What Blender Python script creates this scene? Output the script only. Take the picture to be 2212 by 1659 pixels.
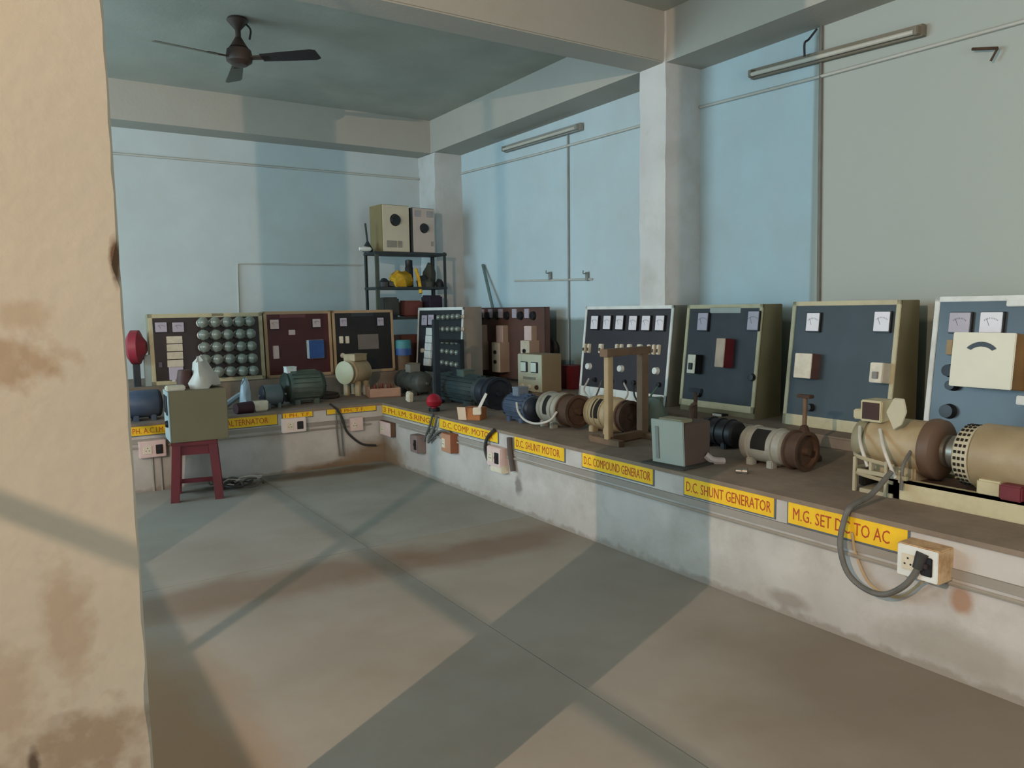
import bpy, bmesh, math, random
from mathutils import Vector, Matrix
random.seed(7)
for o in list(bpy.data.objects): bpy.data.objects.remove(o, do_unlink=True)
SC = bpy.context.scene; COL = SC.collection
R = math.radians

# ------------------------------------------------------------ camera
HC = 1.5; FPX = 1644.4; W, H = 2212, 1659
CR = Vector((0.83580, -0.54880, -0.01608)); CD = Vector((-0.06790, -0.07426, -0.99492)); CF = Vector((0.54482, 0.83265, -0.09934))
EYE = Vector((0, 0, HC))
cam = bpy.data.cameras.new('camera'); cam.sensor_width = 36; cam.lens = FPX / W * 36; cam.clip_start = .05
co = bpy.data.objects.new('camera', cam); COL.objects.link(co)
co.matrix_world = Matrix(((CR.x, -CD.x, -CF.x, 0), (CR.y, -CD.y, -CF.y, 0), (CR.z, -CD.z, -CF.z, HC), (0, 0, 0, 1)))
SC.camera = co
def ray(x, y): return CR * ((x - W / 2) / FPX) + CD * ((y - H / 2) / FPX) + CF
def onx(x, y, X): d = ray(x, y); return EYE + d * (X / d.x)
def ony(x, y, Y): d = ray(x, y); return EYE + d * (Y / d.y)
def onz(x, y, Z): d = ray(x, y); return EYE + d * ((Z - HC) / d.z)

# ------------------------------------------------------------ view, sky, daylight
vs = SC.view_settings; vs.view_transform = 'Standard'; vs.look = 'None'; vs.gamma = 1; vs.use_curve_mapping = False; vs.exposure = 1.42
wd = bpy.data.worlds.new('sky'); SC.world = wd; wd.use_nodes = True
bg = wd.node_tree.nodes['Background']; bg.inputs[0].default_value = (.56, .84, 1, 1); bg.inputs[1].default_value = .9
def area(name, loc, rot, sx, sy, power, col):
    l = bpy.data.lights.new(name, 'AREA'); l.shape = 'RECTANGLE'; l.size = sx; l.size_y = sy; l.energy = power; l.color = col
    o = bpy.data.objects.new(name, l); COL.objects.link(o); o.location = loc; o.rotation_euler = rot
    return o
# daylight through the two left windows; warm fill added at an unseen doorway behind
area('window_daylight', (-4.62, 6.9, 2.1), (0, R(-90), 0), 2.2, 3.6, 112, (.58, .86, 1))
area('window_daylight', (-4.62, 2.2, 2.2), (0, R(-90), 0), 2.0, 3.0, 13, (.6, .86, 1))
area('door_fill', (1.7, -2.62, 1.6), (R(90), 0, 0), 2.2, 2.4, 20, (1, .92, .82))
LAMP = Vector((-2.62, .48, 2.86)); LAMP_POWER = 255

# ------------------------------------------------------------ materials
def lin(c):
    if isinstance(c, str): c = [int(c[i:i + 2], 16) / 255 for i in (0, 2, 4)]
    return tuple(x / 12.92 if x <= .04045 else ((x + .055) / 1.055) ** 2.4 for x in c) + (1,)
MATS = {}
def mat(name, col, rough=.7, metal=0., var=.18, scale=6., dirt=None, damt=.5, dscale=3., bump=.0, spec=.4, trans=0., emit=None, alpha=1.):
    if name in MATS: return MATS[name]
    m = bpy.data.materials.new(name); m.use_nodes = True; nt = m.node_tree; N = nt.nodes; L = nt.links
    b = N['Principled BSDF']; b.inputs['Roughness'].default_value = rough; b.inputs['Metallic'].default_value = metal
    b.inputs['Specular IOR Level'].default_value = spec; b.inputs['Transmission Weight'].default_value = trans; b.inputs['Alpha'].default_value = alpha
    c = lin(col)
    tc = N.new('ShaderNodeTexCoord'); nz = N.new('ShaderNodeTexNoise'); nz.inputs['Scale'].default_value = scale; nz.inputs['Detail'].default_value = 5
    L.new(tc.outputs['Object'], nz.inputs['Vector'])
    rp = N.new('ShaderNodeValToRGB'); rp.color_ramp.elements[0].position = .3; rp.color_ramp.elements[1].position = .7
    rp.color_ramp.elements[0].color = tuple(x * (1 - var) for x in c[:3]) + (1,); rp.color_ramp.elements[1].color = tuple(min(1, x * (1 + var)) for x in c[:3]) + (1,)
    L.new(nz.outputs['Fac'], rp.inputs['Fac']); out = rp.outputs['Color']
    if dirt:
        n2 = N.new('ShaderNodeTexNoise'); n2.inputs['Scale'].default_value = dscale; n2.inputs['Detail'].default_value = 8; n2.inputs['Roughness'].default_value = .65
        L.new(tc.outputs['Object'], n2.inputs['Vector'])
        r2 = N.new('ShaderNodeValToRGB'); r2.color_ramp.elements[0].position = .45; r2.color_ramp.elements[1].position = .75
        r2.color_ramp.elements[0].color = (0, 0, 0, 1); r2.color_ramp.elements[1].color = (damt, damt, damt, 1)
        L.new(n2.outputs['Fac'], r2.inputs['Fac'])
        mx = N.new('ShaderNodeMix'); mx.data_type = 'RGBA'; L.new(r2.outputs['Color'], mx.inputs[0]); L.new(out, mx.inputs[6]); mx.inputs[7].default_value = lin(dirt); out = mx.outputs[2]
    L.new(out, b.inputs['Base Color'])
    if emit: b.inputs['Emission Color'].default_value = lin(col); b.inputs['Emission Strength'].default_value = emit
    if bump:
        bp = N.new('ShaderNodeBump'); bp.inputs['Strength'].default_value = bump; bp.inputs['Distance'].default_value = .006
        n3 = N.new('ShaderNodeTexNoise'); n3.inputs['Scale'].default_value = 30; n3.inputs['Detail'].default_value = 6; L.new(tc.outputs['Object'], n3.inputs['Vector'])
        L.new(n3.outputs['Fac'], bp.inputs['Height']); L.new(bp.outputs['Normal'], b.inputs['Normal'])
    MATS[name] = m; return m
def bands(m, specs):
    """mix further paint or dirt colours over a material: (axis, from, to, wobble, noise scale, colour, amount): full below 'from', none above 'to'"""
    nt = m.node_tree; N = nt.nodes; L = nt.links; b = N['Principled BSDF']
    out = b.inputs['Base Color'].links[0].from_socket
    tc = N.new('ShaderNodeTexCoord'); sp = N.new('ShaderNodeSeparateXYZ'); L.new(tc.outputs['Object'], sp.inputs[0])
    for ax, a, z, wob, ns, col, amt in specs:
        nz = N.new('ShaderNodeTexNoise'); nz.inputs['Scale'].default_value = ns; nz.inputs['Detail'].default_value = 6; L.new(tc.outputs['Object'], nz.inputs['Vector'])
        ad = N.new('ShaderNodeMath'); ad.operation = 'MULTIPLY_ADD'; L.new(nz.outputs['Fac'], ad.inputs[0]); ad.inputs[1].default_value = wob; L.new(sp.outputs[ax], ad.inputs[2])
        s2 = N.new('ShaderNodeMath'); s2.operation = 'SUBTRACT'; L.new(ad.outputs[0], s2.inputs[0]); s2.inputs[1].default_value = wob * .5
        mr = N.new('ShaderNodeMapRange'); mr.clamp = True; L.new(s2.outputs[0], mr.inputs[0]); mr.inputs[1].default_value = a; mr.inputs[2].default_value = z; mr.inputs[3].default_value = amt; mr.inputs[4].default_value = 0
        mx = N.new('ShaderNodeMix'); mx.data_type = 'RGBA'; L.new(mr.outputs[0], mx.inputs[0]); L.new(out, mx.inputs[6]); mx.inputs[7].default_value = lin(col); out = mx.outputs[2]
    L.new(out, b.inputs['Base Color'])
    return m
def spots(m, lst):
    """stains with a shape of their own: (centre, radius, noise, colour, amount) in the object's coordinates"""
    nt = m.node_tree; N = nt.nodes; L = nt.links; b = N['Principled BSDF']; out = b.inputs['Base Color'].links[0].from_socket
    tc = N.new('ShaderNodeTexCoord')
    for c, sc, wob, col, amt in lst:
        sb = N.new('ShaderNodeVectorMath'); sb.operation = 'SUBTRACT'; L.new(tc.outputs['Object'], sb.inputs[0]); sb.inputs[1].default_value = c
        dv = N.new('ShaderNodeVectorMath'); dv.operation = 'DIVIDE'; L.new(sb.outputs[0], dv.inputs[0]); dv.inputs[1].default_value = sc
        ln = N.new('ShaderNodeVectorMath'); ln.operation = 'LENGTH'; L.new(dv.outputs[0], ln.inputs[0])
        nz = N.new('ShaderNodeTexNoise'); nz.inputs['Scale'].default_value = wob[1]; nz.inputs['Detail'].default_value = 7; L.new(tc.outputs['Object'], nz.inputs['Vector'])
        ad = N.new('ShaderNodeMath'); ad.operation = 'MULTIPLY_ADD'; L.new(nz.outputs['Fac'], ad.inputs[0]); ad.inputs[1].default_value = wob[0]; L.new(ln.outputs['Value'], ad.inputs[2])
        mr = N.new('ShaderNodeMapRange'); mr.clamp = True; L.new(ad.outputs[0], mr.inputs[0]); mr.inputs[1].default_value = .6 + wob[0] * .4; mr.inputs[2].default_value = 1.1 + wob[0] * .5; mr.inputs[3].default_value = amt; mr.inputs[4].default_value = 0
        mx = N.new('ShaderNodeMix'); mx.data_type = 'RGBA'; L.new(mr.outputs[0], mx.inputs[0]); L.new(out, mx.inputs[6]); mx.inputs[7].default_value = lin(col); out = mx.outputs[2]
    L.new(out, b.inputs['Base Color']); return m

# ------------------------------------------------------------ mesh helpers
class MB:
    def __init__(s): s.v = []; s.f = []
    def add(s, vs_, fs): n = len(s.v); s.v += [Vector(p) for p in vs_]; s.f += [[i + n for i in f] for f in fs]; return s
    def box(s, c, d, rot=None):
        c = Vector(c); h = Vector(d) / 2; P = []
        for x in (-1, 1):
            for y in (-1, 1):
                for z in (-1, 1):
                    p = Vector((x * h.x, y * h.y, z * h.z)); P.append(c + (rot @ p if rot else p))
        return s.add(P, [[0, 1, 3, 2], [4, 6, 7, 5], [0, 4, 5, 1], [2, 3, 7, 6], [0, 2, 6, 4], [1, 5, 7, 3]])
    def bx(s, x0, x1, y0, y1, z0, z1): return s.box(((x0 + x1) / 2, (y0 + y1) / 2, (z0 + z1) / 2), (abs(x1 - x0), abs(y1 - y0), abs(z1 - z0)))
    def lathe(s, p, axis, prof, n=24, ell=1.):
        """prof: list of (distance along axis, radius)"""
        p = Vector(p); a = Vector(axis).normalized(); u = a.orthogonal().normalized()
        if abs(a.z) < .9: u = a.cross(Vector((0, 0, 1))).normalized()
        w = a.cross(u); P = []; F = []; idx = []
        for t, r in prof:
            if r < 1e-5: idx.append([len(P)]); P.append(p + a * t)
            else:
                idx.append(list(range(len(P), len(P) + n)))
                for k in range(n): th = 2 * math.pi * k / n; P.append(p + a * t + u * (r * math.cos(th)) + w * (r * ell * math.sin(th)))
        for A, B in zip(idx[:-1], idx[1:]):
            for k in range(n):
                k2 = (k + 1) % n
                if len(A) == 1 and len(B) == 1: break
                if len(A) == 1: F.append([A[0], B[k2], B[k]])
                elif len(B) == 1: F.append([A[k], A[k2], B[0]])
                else: F.append([A[k], A[k2], B[k2], B[k]])
        if len(idx[0]) > 1: F.append(idx[0][::-1])
        if len(idx[-1]) > 1: F.append(idx[-1])
        return s.add(P, F)
    def cyl(s, p0, p1, r, r1=None, n=20):
        p0 = Vector(p0); d = Vector(p1) - p0; return s.lathe(p0, d, [(0, r), (d.length, r if r1 is None else r1)], n)
    def tube(s, pts, r, n=8, steps=6, closed=False):
        P = [Vector(p) for p in pts]; Q = []
        if len(P) > 2:
            E_ = [P[0] * 2 - P[1]] + P + [P[-1] * 2 - P[-2]]
            for i in range(1, len(E_) - 2):
                for k in range(steps):
                    t = k / steps; a, b, c, d = E_[i - 1:i + 3]
                    Q.append(.5 * ((2 * b) + (c - a) * t + (2 * a - 5 * b + 4 * c - d) * t * t + (3 * b - a - 3 * c + d) * t ** 3))
            Q.append(P[-1])
        else: Q = P
        V_ = []; F = []; up = None
        for i, q in enumerate(Q):
            t = (Q[min(i + 1, len(Q) - 1)] - Q[max(i - 1, 0)]).normalized()
            if up is None: up = t.orthogonal().normalized()
            up = (up - t * up.dot(t)); up = up.normalized() if up.length > 1e-6 else t.orthogonal().normalized()
            w = t.cross(up)
            for k in range(n): th = 2 * math.pi * k / n; V_.append(q + up * (r * math.cos(th)) + w * (r * math.sin(th)))
        for i in range(len(Q) - 1):
            for k in range(n): k2 = (k + 1) % n; F.append([i * n + k, i * n + k2, (i + 1) * n + k2, (i + 1) * n + k])
        F.append(list(range(n))[::-1]); F.append([(len(Q) - 1) * n + k for k in range(n)])
        return s.add(V_, F)
    def prism(s, poly, off):
        """poly: 3D points of one face, off: extrusion vector"""
        P = [Vector(p) for p in poly]; o = Vector(off); n = len(P)
        return s.add(P + [p + o for p in P], [list(range(n))[::-1], [n + i for i in range(n)]] + [[i, (i + 1) % n, n + (i + 1) % n, n + i] for i in range(n)])
    def torus(s, c, axis, Rr, r, n=28, k=8, arc=1.):
        a = Vector(axis).normalized(); u = a.orthogonal().normalized(); w = a.cross(u); m = n if arc >= 1 else n + 1
        pts = [Vector(c) + u * (Rr * math.cos(2 * math.pi * arc * i / n)) + w * (Rr * math.sin(2 * math.pi * arc * i / n)) for i in range(n + 1)]
        return s.tube(pts, r, k, 1)
    def build(s, name, m, parent=None, bevel=0., jit=0., share=None):
        me = bpy.data.meshes.new(name); me.from_pydata([tuple(p) for p in s.v], [], s.f)
        bm = bmesh.new(); bm.from_mesh(me); bmesh.ops.recalc_face_normals(bm, faces=bm.faces)
        if bevel:
            ed = [e for e in bm.edges if len(e.link_faces) == 2 and e.calc_face_angle(0) > .6]
            bmesh.ops.bevel(bm, geom=ed, offset=bevel, segments=2, affect='EDGES', clamp_overlap=True)
        if jit:
            for v in bm.verts: v.co += Vector((random.uniform(-1, 1), random.uniform(-1, 1), random.uniform(-1, 1))) * jit
        bm.to_mesh(me); bm.free()
        for p in me.polygons: p.use_smooth = True
        me.set_sharp_from_angle(angle=R(32)); me.materials.append(m)
        o = bpy.data.objects.new(name, me); COL.objects.link(o)
        if parent is not None: o.parent = parent
        return o
def tag(o, label, cat, group=None):
    o['label'] = label; o['category'] = cat
    if group: o['group'] = group
    return o
def thing(name, label, cat, loc=(0, 0, 0), rot=(0, 0, 0), group=None):
    o = bpy.data.objects.new(name, None); o.empty_display_size = .1; COL.objects.link(o); o.location = loc; o.rotation_euler = rot
    return tag(o, label, cat, group)
def struct(o): o['kind'] = 'structure'; return o
def part(name, me, m, parent, loc=(0, 0, 0)):
    o = bpy.data.objects.new(name, me); COL.objects.link(o); o.parent = parent; o.location = loc
    return o
def text_mesh(s, size, m, name='lettering', parent=None, width=None, height=None, thick=.0008):
    c = bpy.data.curves.new('t', 'FONT'); c.body = s; c.size = size; c.align_x = 'CENTER'; c.align_y = 'CENTER'; c.extrude = thick; c.resolution_u = 2; c.offset = 0
    t = bpy.data.objects.new('t', c); COL.objects.link(t); bpy.context.view_layer.update()
    me = bpy.data.meshes.new_from_object(t.evaluated_get(bpy.context.evaluated_depsgraph_get())); bpy.data.objects.remove(t)
    xs = [v.co.x for v in me.vertices]; ys = [v.co.y for v in me.vertices]
    kx = width / (max(xs) - min(xs)) if width else 1; ky = height / (max(ys) - min(ys)) if height else kx
    cx, cy = (max(xs) + min(xs)) / 2, (max(ys) + min(ys)) / 2
    for v in me.vertices: v.co = Vector(((v.co.x - cx) * kx, -v.co.z, (v.co.y - cy) * ky))      # stands upright, faces -y
    me.materials.clear(); me.materials.append(m)
    o = bpy.data.objects.new(name, me); COL.objects.link(o)
    if parent is not None: o.parent = parent
    return o

# ------------------------------------------------------------ palette
XW, YW, XB, YB, ZB, ZC, ZS = 5.0, 9.2, 3.04, 7.0, .585, 3.87, 3.47
XL, YF = -4.5, -2.5
wall_m = mat('whitewash_wall', 'b8cad0', .9, var=.04, scale=1.2, dirt='a9a396', damt=.35, dscale=.8, bump=.15)
bands(wall_m, [(1, 3.555, 3.575, .0, 5, 'a5aba4', .92), (2, 1.36, 1.40, .05, 9, '6f7b76', .9)])
back_m = mat('whitewash_back_wall', 'bdc9cb', .9, var=.04, scale=1.0, dirt='a9a59a', damt=.35, dscale=.9, bump=.15)
col_m = mat('column_paint', 'c3c4c2', .9, var=.07, scale=2, dirt='9c958a', damt=.45, dscale=2.5, bump=.2)
ceil_m = mat('ceiling_lime', 'a9aba1', .95, var=.1, scale=1.5, dirt='8a8a80', damt=.5, dscale=1.2, bump=.2)
beam_m = mat('beam_lime', 'aca9a0', .95, var=.08, scale=1.5, dirt='948d80', damt=.5, dscale=1.5, bump=.2)
pil_m = mat('pillar_peach_paint', '9c9485', .85, var=.05, scale=3, dirt='8a7e6c', damt=.3, dscale=6, bump=.25)
floor_m = mat('concrete_floor', '918b82', .8, var=.08, scale=1.6, dirt='7e705f', damt=.5, dscale=1.1, bump=.12, spec=.3)
slab_m = mat('dark_concrete_slab', '8c8b83', .8, var=.08, scale=2.2, dirt='6f6b62', damt=.5, dscale=1.5, bump=.12, spec=.3)
bench_m = mat('bench_whitewash', 'b3afaa', .9, var=.07, scale=3, dirt='8f8880', damt=.6, dscale=3.5, bump=.3)
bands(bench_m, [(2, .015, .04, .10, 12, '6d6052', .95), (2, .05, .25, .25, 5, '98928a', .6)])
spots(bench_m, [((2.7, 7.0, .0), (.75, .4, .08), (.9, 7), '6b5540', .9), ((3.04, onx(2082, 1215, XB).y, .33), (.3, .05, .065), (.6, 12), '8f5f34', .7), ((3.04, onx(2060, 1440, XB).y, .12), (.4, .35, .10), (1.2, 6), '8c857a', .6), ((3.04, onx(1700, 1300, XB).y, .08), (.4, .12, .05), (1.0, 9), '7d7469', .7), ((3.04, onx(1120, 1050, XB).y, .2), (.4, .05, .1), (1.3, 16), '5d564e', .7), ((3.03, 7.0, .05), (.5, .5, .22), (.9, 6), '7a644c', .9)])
top_m = mat('dusty_bench_top', '7f7163', .95, var=.12, scale=4, dirt='5f5145', damt=.6, dscale=5, bump=.3)
cream = mat('cream_enamel', 'b9b08f', .5, var=.08, scale=9, dirt='7d7052', damt=.5, dscale=9)
olive = mat('olive_grey_enamel', '8a836a', .55, var=.08, scale=6, dirt='6a6048', damt=.5, dscale=6)
whitef = mat('white_enamel', 'd3d6d2', .5, var=.05, scale=9, dirt='9d978a', damt=.4, dscale=8)
black = mat('black_bakelite', '1d1d1f', .4, var=.2, scale=12)
dkbrown = mat('dark_brown_laminate', '2e2220', .45, var=.2, scale=9)
slate = mat('slate_laminate', '2c2f33', .5, var=.15, scale=8)
bluegrey = mat('blue_grey_laminate', '363f45', .5, var=.1, scale=5, dirt='2f3a3a', damt=.4)
glossblue = mat('glossy_blue_grey_laminate', '38414a', .33, var=.12, scale=5, spec=.45)
redlam = mat('dark_red_laminate', '4a1d1e', .45, var=.15, scale=6)
brownlam = mat('brown_laminate', '5b4038', .5, var=.15, scale=6)
face_w = mat('meter_face', 'd6d2d8', .35, var=.03, scale=20)
beige_p = mat('beige_plastic', 'cfc6b2', .45, var=.06, scale=14, dirt='9a8f7a', damt=.4, dscale=20)
pink_p = mat('pinkish_plastic', 'cdb5b0', .45, var=.05, scale=14)
glass_m = mat('bulb_glass', '757d74', .2, var=.12, scale=30, dirt='555b53', damt=.5, dscale=20, spec=.7)
steel = mat('dull_steel', '8b8880', .4, metal=.7, var=.15, scale=12, dirt='5f4f3d', damt=.5)
darkst = mat('dark_steel', '30343a', .5, metal=.3, var=.2, scale=10)
rust = mat('rusty_iron', '4b3729', .8, var=.25, scale=14, dirt='2e221b', damt=.6)
greym = mat('grey_machine_paint', '918f84', .5, var=.12, scale=10, dirt='6d6452', damt=.6, dscale=9)
bluem = mat('blue_machine_paint', '3e4c62', .45, var=.15, scale=9, dirt='5b5c58', damt=.5)
navy = mat('navy_machine_paint', '1b222e', .45, var=.2, scale=9, dirt='3b3c3c', damt=.4)
greenm = mat('green_grey_machine_paint', '4c5a52', .5, var=.15, scale=9, dirt='3c3f38', damt=.5)
tanm = mat('tan_machine_paint', '95866a', .5, var=.1, scale=8, dirt='7d6540', damt=.6, dscale=5)
creamm = mat('cream_machine_paint', 'a08f70', .5, var=.12, scale=8, dirt='7b6a4c', damt=.6, dscale=6)
wood = mat('dusty_wood', '6e5743', .75, var=.2, scale=9, dirt='4d3b2d', damt=.5)
palewood = mat('pale_wood', '9f8a69', .7, var=.12, scale=9, dirt='7d6848', damt=.4)
cable_m = mat('grey_cable', '5e5c57', .6, var=.15, scale=20)
dcable = mat('dark_cable', '302e2c', .6, var=.15, scale=20)
wcable = mat('pale_cable', 'b7b3aa', .5, var=.1, scale=20)
yellow = mat('yellow_sign_paint', 'e3b81c', .6, var=.08, scale=8, dirt='c99a1a', damt=.5, dscale=5)
signred = mat('red_sign_lettering', 'a8431c', .6, var=.1, scale=20)
signbord = mat('blue_grey_sign_border', '56606a', .7, var=.1, scale=20)
redp = mat('red_plastic', 'a01c2c', .4, var=.15, scale=12)
maroon = mat('maroon_paint', '6b2229', .5, var=.15, scale=9, dirt='4a1c1f', damt=.5)
card = mat('cardboard', '9a6038', .85, var=.15, scale=10)
bluep = mat('blue_plastic', '2f4f86', .4, var=.12, scale=12)
teal = mat('teal_plastic', '3f7d84', .5, var=.15, scale=12)
yellowbag = mat('yellow_polythene', 'd6a72a', .4, var=.15, scale=14, dirt='8f8a3c', damt=.5, dscale=9)
whitebag = mat('milky_polythene', 'c3beb5', .4, var=.1, scale=12, dirt='8d8880', damt=.4, dscale=12)
purple = mat('dark_purple_cloth', '33293a', .9, var=.2, scale=12)
hole = mat('dark_opening', '15130f', .9, var=.2, scale=9)

# ------------------------------------------------------------ the room
fl = struct(MB().bx(XL - .2, XW + .2, YF - .2, YW + .2, -.2, -.012).build('floor', mat('joint_dirt', '6a6156', .95, var=.2)))
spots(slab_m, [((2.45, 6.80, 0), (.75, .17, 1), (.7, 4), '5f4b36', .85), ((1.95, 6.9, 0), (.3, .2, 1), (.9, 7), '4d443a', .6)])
bands(slab_m, [(0, 1.80, 1.86, .05, 9, '80776a', .5)])
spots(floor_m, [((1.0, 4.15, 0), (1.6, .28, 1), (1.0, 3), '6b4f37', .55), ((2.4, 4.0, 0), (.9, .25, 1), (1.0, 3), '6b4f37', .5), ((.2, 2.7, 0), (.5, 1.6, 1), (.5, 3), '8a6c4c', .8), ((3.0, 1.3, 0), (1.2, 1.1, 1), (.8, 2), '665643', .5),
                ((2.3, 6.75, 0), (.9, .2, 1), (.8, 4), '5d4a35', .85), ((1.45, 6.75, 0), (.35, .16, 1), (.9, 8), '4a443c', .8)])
g = .0025
for (x0, x1) in ((XL, -1.5), (-1.5, 1.8), (1.8, XB + .3)):
    for (y0, y1) in ((YF, -.6), (-.6, 4.45), (4.45, YB + .3)):
        dk = x0 > 1.7 and y0 > 4
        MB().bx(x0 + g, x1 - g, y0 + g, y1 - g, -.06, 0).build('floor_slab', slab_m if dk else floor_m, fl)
struct(MB().bx(XL - .2, XW + .2, YF - .2, YW + .2, ZC, ZC + .15).build('ceiling', ceil_m))
struct(MB().bx(XW, XW + .23, YF - .2, YW + .2, -.05, ZC).build('wall_right', wall_m))
struct(MB().bx(XL - .2, XW + .23, YW, YW + .23, -.05, ZC).build('wall_back', back_m))
# wall behind the camera, with a doorway added for the fill light
struct(MB().bx(XL, .5, YF - .23, YF, 0, ZC).bx(2.9, XW, YF - .23, YF, 0, ZC).bx(.5, 2.9, YF - .23, YF, 2.8, ZC).build('wall_front', back_m))
# far left wall with two window openings
wl = MB()
for a, b in ((YF, .6), (3.8, 5.0), (8.8, YW)): wl.bx(XL - .23, XL, a, b, 0, ZC)
for a, b in ((.6, 3.8), (5.0, 8.8)): wl.bx(XL - .23, XL, a, b, 0, 1.0).bx(XL - .23, XL, a, b, 3.25, ZC)
struct(wl.build('wall_left', back_m))
for i, (a, b) in enumerate(((.6, 3.8), (5.0, 8.8))):
    w_ = MB()
    for z in (1.0, 3.2): w_.bx(XL - .12, XL - .06, a, b, z, z + .05)
    for k in range(4): y = a + (b - a - .05) * k / 3; w_.bx(XL - .12, XL - .06, y, y + .05, 1.0, 3.25)
    struct(w_.build('window_%d' % (i + 1), darkst))
# unseen partition added on the left; its wall and bars cast the shadow stripes
pw = struct(MB().bx(-1.42, -1.3, YF, 3.2, 0, 1.68).build('added_partition_wall', back_m))
fr = MB()
fr.bx(-1.302, -1.298, YF, 3.2, 1.984, 2.009)
for y0, y1 in ((.28, .31), (1.735, 1.768), (2.33, 2.72)): fr.bx(-1.303, -1.297, y0, y1, 1.68, 3.3)
fr.bx(-1.345, -1.305, YF, 3.2, 3.3, 3.34)
struct(fr.build('added_shadow_frame', darkst))
# lamp behind the added partition
lp = thing('hanging_lamp', 'bare bulb hanging on a cord behind the added steel partition', 'lamp', tuple(LAMP))
MB().tube([(0, 0, .06), (0, 0, ZC - LAMP.z)], .006).build('cord', dcable, lp)
MB().cyl((0, 0, .05), (0, 0, .12), .02).build('holder', black, lp)
pl = bpy.data.lights.new('lamp_light', 'POINT'); pl.energy = LAMP_POWER; pl.color = (1, .73, .54); pl.shadow_soft_size = .012
po = bpy.data.objects.new('lamp_light', pl); COL.objects.link(po); po.parent = lp
MB().lathe((0, 0, .05), (0, 0, 1), [(0, .016), (.02, .016)], 12).build('bulb_cap', steel, lp)

# columns and beams
def column(name, x0, x1, y0, y1, z0, m, jit=.006):
    b = MB(); n = 26; P = []; F = []
    ring = []
    for i in range(n + 1):
        z = z0 + (ZC - z0) * i / n; ring.append(len(P))
        for x, y in ((x0, y0), (x1, y0), (x1, y1), (x0, y1)):
            P.append((x + random.uniform(-jit, jit), y + random.uniform(-jit, jit), z))
    for i in range(n):
        for k in range(4): k2 = (k + 1) % 4; F.append([ring[i] + k, ring[i] + k2, ring[i + 1] + k2, ring[i + 1] + k])
    b.add(P, F); return struct(b.build(name, m))
column('column_corner', 4.61, XW + .02, 8.75, YW + .02, .5, col_m, .008)
column('column_right', 4.595, XW + .02, 4.66, 4.97, .5, col_m, .005)
column('column_right_near', 4.595, XW + .02, .55, .86, .5, col_m, .005)
spots(pil_m, [((-.02, 1.6, 1.42), (.11, .5, .05), (1.8, 34), '7a5f42', .6), ((.02, 1.6, 1.5), (.05, .5, .03), (1.2, 30), '7d6448', .4), ((.05, 1.6, .92), (.05, .5, .14), (1.8, 26), '7d6448', .45),
              ((-.05, 1.6, .82), (.06, .5, .12), (1.8, 26), '7d6448', .4), ((.07, 1.6, .68), (.16, .6, .09), (1.8, 24), '6b523a', .65), ((-.02, 1.6, .66), (.012, .5, .06), (.9, 30), '3a2a1c', .9),
              ((.17, 1.6, 1.60), (.012, .5, .05), (.8, 40), '4a3018', .95)])
pilr = MB()   # near pillar, its arris chipped
P, F, n = [], [], 90
for i in range(n + 1):
    z = ZC * i / n; ch = .003 + .003 * random.random() + (.010 if abs(z - 1.60) < .03 else 0) + (.007 * random.random() if z < .8 else 0)
    x1, y0, x0, y1 = .178, 1.595, -.125, 1.895
    for x, y in ((x0, y0), (x1 - ch, y0), (x1, y0 + ch), (x1, y1), (x0, y1)): P.append((x, y, z))
for i in range(n):
    for k in range(5): k2 = (k + 1) % 5; F.append([i * 5 + k, i * 5 + k2, i * 5 + 5 + k2, i * 5 + 5 + k])
struct(pilr.add(P, F).build('column_near', pil_m))
struct(MB().bx(4.60, XW + .01, YF, YW, ZS, ZC + .02).build('beam_right', beam_m))
struct(MB().bx(XL, XW, 8.83, YW + .01, ZS, ZC + .02).build('beam_back', beam_m))
struct(MB().bx(XL, XW, 4.68, 4.98, ZS, ZC + .02).build('beam_cross', beam_m, bevel=.01))
struct(MB().bx(XL, XW, .55, .87, ZS, ZC + .02).build('beam_cross', beam_m, bevel=.01))

# the L-shaped masonry bench and the raised ledge along the walls
bn = MB()
x0b, y0b = XL + 3.2, YF + 1.5
poly = [(XB, y0b), (XB, YB), (x0b, YB), (x0b, YW), (XW, YW), (XW, y0b)]
bench = struct(MB().prism([(x, y, 0) for x, y in poly], (0, 0, ZB - .02)).build('bench', bench_m))
MB().prism([(x - (.012 if x == XB else 0), y - (.012 if y == YB else 0), ZB - .022) for x, y in poly], (0, 0, .022)).build('bench_top', top_m, bench)
MB().bx(XB - .012, XB + .01, y0b, YB, .415, .452).bx(x0b, XB, YB - .012, YB + .01, .415, .452).build('bench_band', mat('grey_band', '8f8981', .9, var=.1, dirt='756c61', damt=.6), bench)
ZR, ZRB = .66, .795
struct(MB().bx(4.28, XW, y0b, 8.28, ZB - .01, ZR).build('ledge_right', top_m, bevel=.012))
struct(MB().prism([(x, y, ZB - .01) for x, y in ((x0b, 8.05), (4.03, 8.05), (4.03, 8.27), (XW, 8.27), (XW, YW), (x0b, YW))], (0, 0, ZRB - ZB + .01)).build('ledge_back', top_m))

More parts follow.
